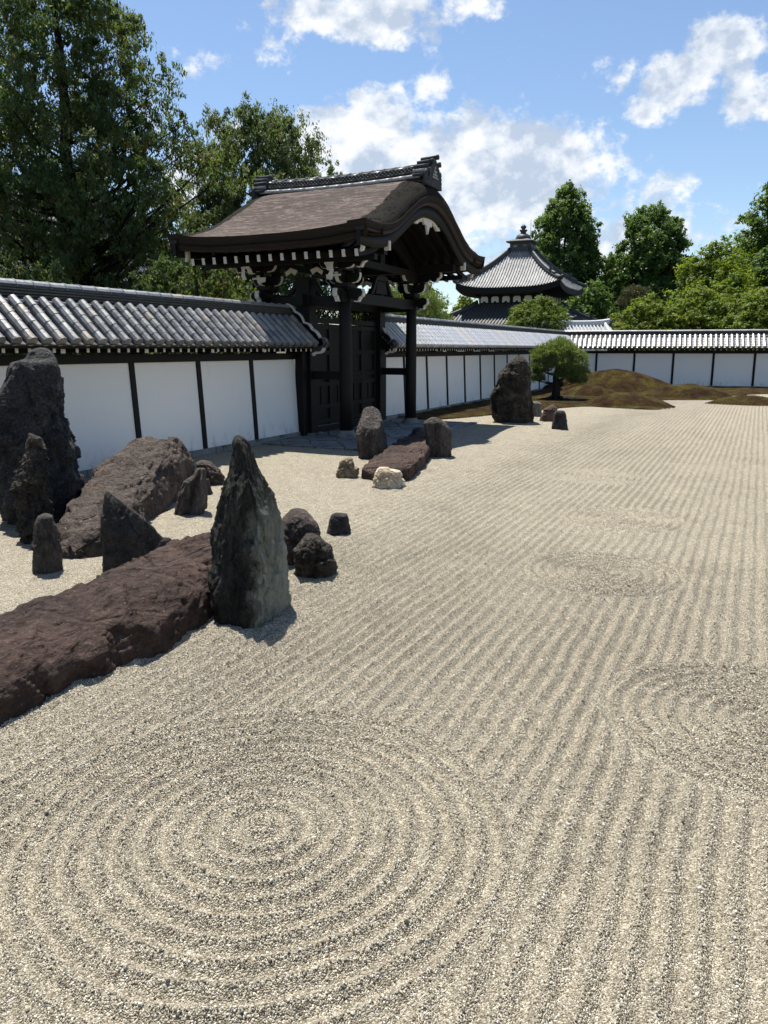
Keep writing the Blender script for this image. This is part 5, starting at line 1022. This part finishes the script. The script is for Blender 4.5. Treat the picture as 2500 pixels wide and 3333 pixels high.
tree('cypress_tree', 'low bushy cypress filling the gap under the gate eave', (-15.6, 19.1), [(.6, 1.3), (2.0, 1.9), (3.4, 2.0), (4.3, 1.7), (5.0, .9), (5.3, .3)], 'cypress', 103, 210, 230, .062, .38, (1, 1, 1.1), .36, (.16, .06), (0, 0), .4, .8, .4, .3, limbs=40, ell=(1, 1.15), sub=10, tuft=.34, spike=True)
tree('cypress_tree', 'shaded cypress standing between the tall cypress and the gate', (-19.2, 16.2), [(.6, 1.6), (2.2, 2.1), (3.4, 1.9), (4.2, 1.3), (4.9, .4)], 'cypress', 104, 200, 200, .066, .42, (1, 1, 1.1), .36, (.18, .06), (0, 0), .4, .8, .4, .3, limbs=40, sub=10, tuft=.34, spike=True)
def pine(name, label, xy, pads, seed, trunk, kind, nl=.10, group=None, bark='trunk_dark', thick=.0045, per=260):
    """pads: (x, y, z, rx, ry, rz) cushions of needles on a bent trunk"""
    rng = np.random.RandomState(seed); t = thing(name, label, 'tree', (xy[0], xy[1], 0), 0, group); V = []; T = []
    for (x, y, z, rx, ry, rz_) in pads:
        n = int(per * (rx * ry + rx * rz_) * 3); d = rng.normal(size=(n, 3)); d /= np.linalg.norm(d, axis=1, keepdims=True); d[:, 2] = np.where(d[:, 2] < 0, d[:, 2] * .45, d[:, 2])
        lump = 1 + .38 * perlin(d * 2.6 + seed + x * 3 + z); P = np.array([x, y, z]) + d * np.array([rx, ry, rz_]) * (rng.rand(n, 1) ** .35) * lump[:, None]
        for q in range(5):
            dd = d * .5 + rng.normal(size=(n, 3)) * .55 + np.array([0, 0, .55]); dd /= np.linalg.norm(dd, axis=1, keepdims=True); L_ = nl * rng.uniform(.7, 1.2, (n, 1)); sd = np.cross(dd, rng.normal(size=(n, 3))); sd /= np.linalg.norm(sd, axis=1, keepdims=True); sd *= thick
            V.append(np.stack([P - sd, P + sd, P + dd * L_ + sd * .3, P + dd * L_ - sd * .3], 1).reshape(-1, 3)); T.append(np.repeat(np.clip(.5 + .25 * d[:, 2] * 0 + rng.normal(0, .22, n), 0, 1), 4))
    V = np.concatenate(V); obj('needles', npmesh('needles', V, np.arange(len(V)).reshape(-1, 4), LM[kind], False, np.concatenate(T)), t)
    b = MB(); b.tube(trunk[0], trunk[1], 12); b.build('trunk', M[bark], t, True); b = MB(); tp = np.array(trunk[0])
    for (x, y, z, rx, ry, rz_) in pads:
        for ox, oy in ((0, 0), (rx * .55, 0), (-rx * .55, 0), (0, ry * .5), (0, -ry * .5)):
            p1 = np.array([x + ox, y + oy, z - rz_ * .1]); zz = max(min(z - .25, tp[-1, 2]), tp[0, 2] + .4); p0 = np.array([np.interp(zz, tp[:, 2], tp[:, 0]), np.interp(zz, tp[:, 2], tp[:, 1]), zz]); m = (p0 + p1) / 2 + np.array([0, 0, -.05]) + rng.normal(0, .04, 3)
            r0 = trunk[1][-1] * .55; b.tube([p0, m, p1], [r0, r0 * .6, r0 * .2], 5, False)
    b.build('branches', M[bark], t, True); return t
ux, uy = math.cos(math.radians(AZ)), math.sin(math.radians(AZ))   # direction across the line of sight, used to lay out pads of wide trees
def pads2(l): return [(u * ux - v * uy, u * uy + v * ux, z, a, c, d) for u, v, z, a, c, d in l]
pine('pine_tree', 'small clipped garden pine with a dense round crown by the moss mounds', (-8.5, 36.1), pads2([(0, 0, 2.25, .95, .85, .52), (-.65, .1, 2.0, .62, .6, .42), (.75, 0, 1.95, .65, .6, .42), (.1, -.35, 1.75, .85, .6, .36), (-.85, 0, 1.48, .55, .5, .40), (.95, .1, 1.40, .58, .55, .42), (.45, -.2, 1.20, .65, .5, .36), (-.95, .1, 1.05, .42, .4, .28), (.95, -.1, .98, .45, .4, .26), (.15, .2, 2.45, .6, .6, .36)]), 201, ([(0, 0, -.2), (-.02, 0, .1), (.02, 0, .6), (-.04, .02, 1.1), (.05, 0, 1.6), (0, 0, 2.2)], [.30, .235, .18, .15, .11, .05]), 'pine', .19, per=170, thick=.017)
pine('pine_tree', 'soft green pine seen through and beside the gate opening', (-14.2, 31.0), pads2([(0, 0, 4.6, 1.3, 1.2, .8), (1.0, 0, 4.3, 1.0, .9, .6), (-1.3, 0, 4.0, 1.1, 1.0, .7), (1.5, -.2, 3.5, .8, .8, .5), (0, -.4, 3.6, 1.4, 1.0, .6), (-1.6, 0, 3.1, 1.2, 1, .6), (.9, .2, 2.9, 1.2, 1, .6), (-.4, 0, 2.4, 1.4, 1, .6), (-2.4, 0, 2.6, .9, .8, .6), (-2.2, .2, 3.7, .8, .8, .5)]), 202, ([(0, 0, -.3), (.1, 0, 1.2), (-.2, 0, 2.4), (.1, 0, 3.6), (0, 0, 4.8)], [.26, .2, .16, .12, .06]), 'pine', .20, per=110, thick=.011, bark='trunk')
pine('pine_tree', 'brownish cloud pruned pine standing between the redwood and the maples', (-9.9, 68.5), pads2([(0, 0, 7.0, 1.0, .9, .5), (-.5, 0, 6.2, 1.0, .9, .45), (.5, 0, 5.5, 1.1, 1, .45), (-.4, 0, 4.7, 1.3, 1, .5), (.4, 0, 3.8, 1.3, 1, .5)]), 203, ([(0, 0, -.3), (.1, 0, 2), (-.2, 0, 4.5), (0, 0, 6.9)], [.22, .18, .14, .06]), 'pine2', .28, per=70, thick=.022, bark='trunk')
def broad(label, xy, env, kind, seed, nclump, per, leaf, cr, **k): return tree(k.pop('nm', 'leafy_tree'), label, xy, env, kind, seed, nclump, per, leaf, cr, **k)
tree('redwood_tree', 'conical dawn redwood rising just behind the pyramid roofed hall', (-22.3, 95.5), [(1.5, 4.0), (5, 4.6), (9, 4.5), (12, 4.3), (15, 3.8), (18, 2.9), (20.2, 1.6), (21, .5)], 'redwood', 301, 460, 200, .205, .95, (1, 1, .9), .45, (.45, .12), (0, 0), .45, .8, -.5, .10, 'dawn redwoods beyond the wall', limbs=60, sub=10, tuft=.42)
tree('redwood_tree', 'broad dawn redwood with a rounded peak standing clear of the hall', (-12.9, 99.4), [(1.5, 5.0), (5, 5.6), (9, 5.5), (12, 5.1), (15, 4.1), (17.5, 2.6), (18.8, .8)], 'redwood', 302, 540, 200, .205, .95, (1, 1, .9), .45, (.5, .12), (0, 0), .45, .8, -.5, .10, 'dawn redwoods beyond the wall', limbs=60, sub=10, tuft=.42)
broad('mid green tall tree at the right end of the far wall', (1.8, 84.5), [(1.5, 4.5), (6, 5.6), (11, 5.2), (15, 4.2), (18.5, 2.4), (20, .5)], 'green', 303, 420, 200, .20, 1.0, trunk=(.4, .12), lump=.4)
broad('bright lime green tree between the redwood and the tall green tree', (-4.2, 75.8), [(1.5, 3.0), (4.5, 3.7), (7.5, 3.5), (9.5, 2.5), (11.2, .5)], 'lime', 304, 280, 190, .17, .9, trunk=(.25, .1), lump=.4)
broad('tall shaded green tree behind the maples', (.8, 76.5), [(1.5, 3.6), (5, 4.0), (8, 3.4), (10.5, 2.0), (11.5, .5)], 'green', 305, 220, 170, .19, .9, trunk=(.25, .1), lump=.4)
for q, (lab, xy, hh, r, sd) in enumerate((('yellow green maple with tiered branches nearest the small tiled roof', (-8.0, 63.0), 6.3, 3.1, 311), ('yellow green maple in the middle of the row above the far wall', (-4.2, 64.4), 6.8, 3.3, 312), ('yellow green maple at the far end of the row above the far wall', (-.2, 63.2), 6.6, 3.4, 313), ('brighter tall maple behind the maple row', (-2.0, 68.5), 8.2, 3.2, 314))):
    broad(lab, xy, [(1.2, r * .75), (hh * .45, r), (hh * .72, r * .82), (hh * .9, r * .45), (hh, r * .12)], 'maple' if q < 3 else 'lime', sd, 300, 130, .13, .62, sq=(1.05, 1.05, .62), nm='maple_tree', trunk=(.16, .07), layers=None, lump=.3, upbias=.8, group='maples above the far wall', nbias=.35)
broad('dense rounded evergreen shrub tree in front of the pyramid roofed hall', (-16.1, 61.2), [(1.0, 2.8), (3.0, 3.0), (4.4, 2.75), (5.4, 2.0), (6.1, .9), (6.35, .3)], 'shrub', 306, 900, 75, .095, .38, nm='round_shrub_tree', trunk=(.2, .08), inner=.6, lump=.10)
broad('small dark tree beside the lower roof of the hall', (-27.3, 75.5), [(1, 1.6), (3.5, 2.0), (5.5, 1.6), (7.0, .4)], 'redwood', 307, 170, 46, .20, .6, trunk=(.15, .06))
broad('dark leafy tree filling the space between the two redwoods', (-17.2, 88), [(1, 2.6), (4, 3.4), (7, 2.8), (9.5, .6)], 'redwood', 308, 320, 48, .24, .75, trunk=(.2, .08))
broad('dark green tree behind the soft pine at the gate', (-20.5, 47.0), [(1, 1.8), (3.5, 2.3), (5.2, 1.8), (6.6, .4)], 'green', 309, 260, 50, .15, .5, trunk=(.2, .08))
broad('pale leafy tree peeping out beside the hall wall', (-26.2, 72.5), [(1, 1.0), (4.5, 1.2), (6.8, .9), (7.4, .3)], 'lime', 310, 90, 44, .18, .5, trunk=(.12, .05))
# fallen twig and roots beside the garden pine
b = MB(); b.tube([(-8.2, 35.9, .1), (-7.9, 35.95, .22), (-7.6, 35.9, .16), (-7.1, 36.0, .24)], [.045, .04, .03, .012], 6); b.tube([(-7.6, 35.9, .16), (-7.4, 35.8, .34)], [.025, .008], 5)
b.build('dry_branch', simple('bleached_wood', (.36, .31, .25), .8), None, True, label='bleached dry branch lying beside the garden pine', category='branch')
b = MB(); n = 40
for j in range(9):
    a = j * .7; b.tube([(.12 * math.cos(a), .12 * math.sin(a), .22), (.4 * math.cos(a), .4 * math.sin(a), .13), (.9 * math.cos(a + .2), .9 * math.sin(a + .2), .06)], [.08, .055, .02], 6, True)
pineo = [o for o in bpy.data.objects if o.get('label', '').startswith('small clipped')][0]
b.build('roots', M['trunk_dark'], pineo, True)
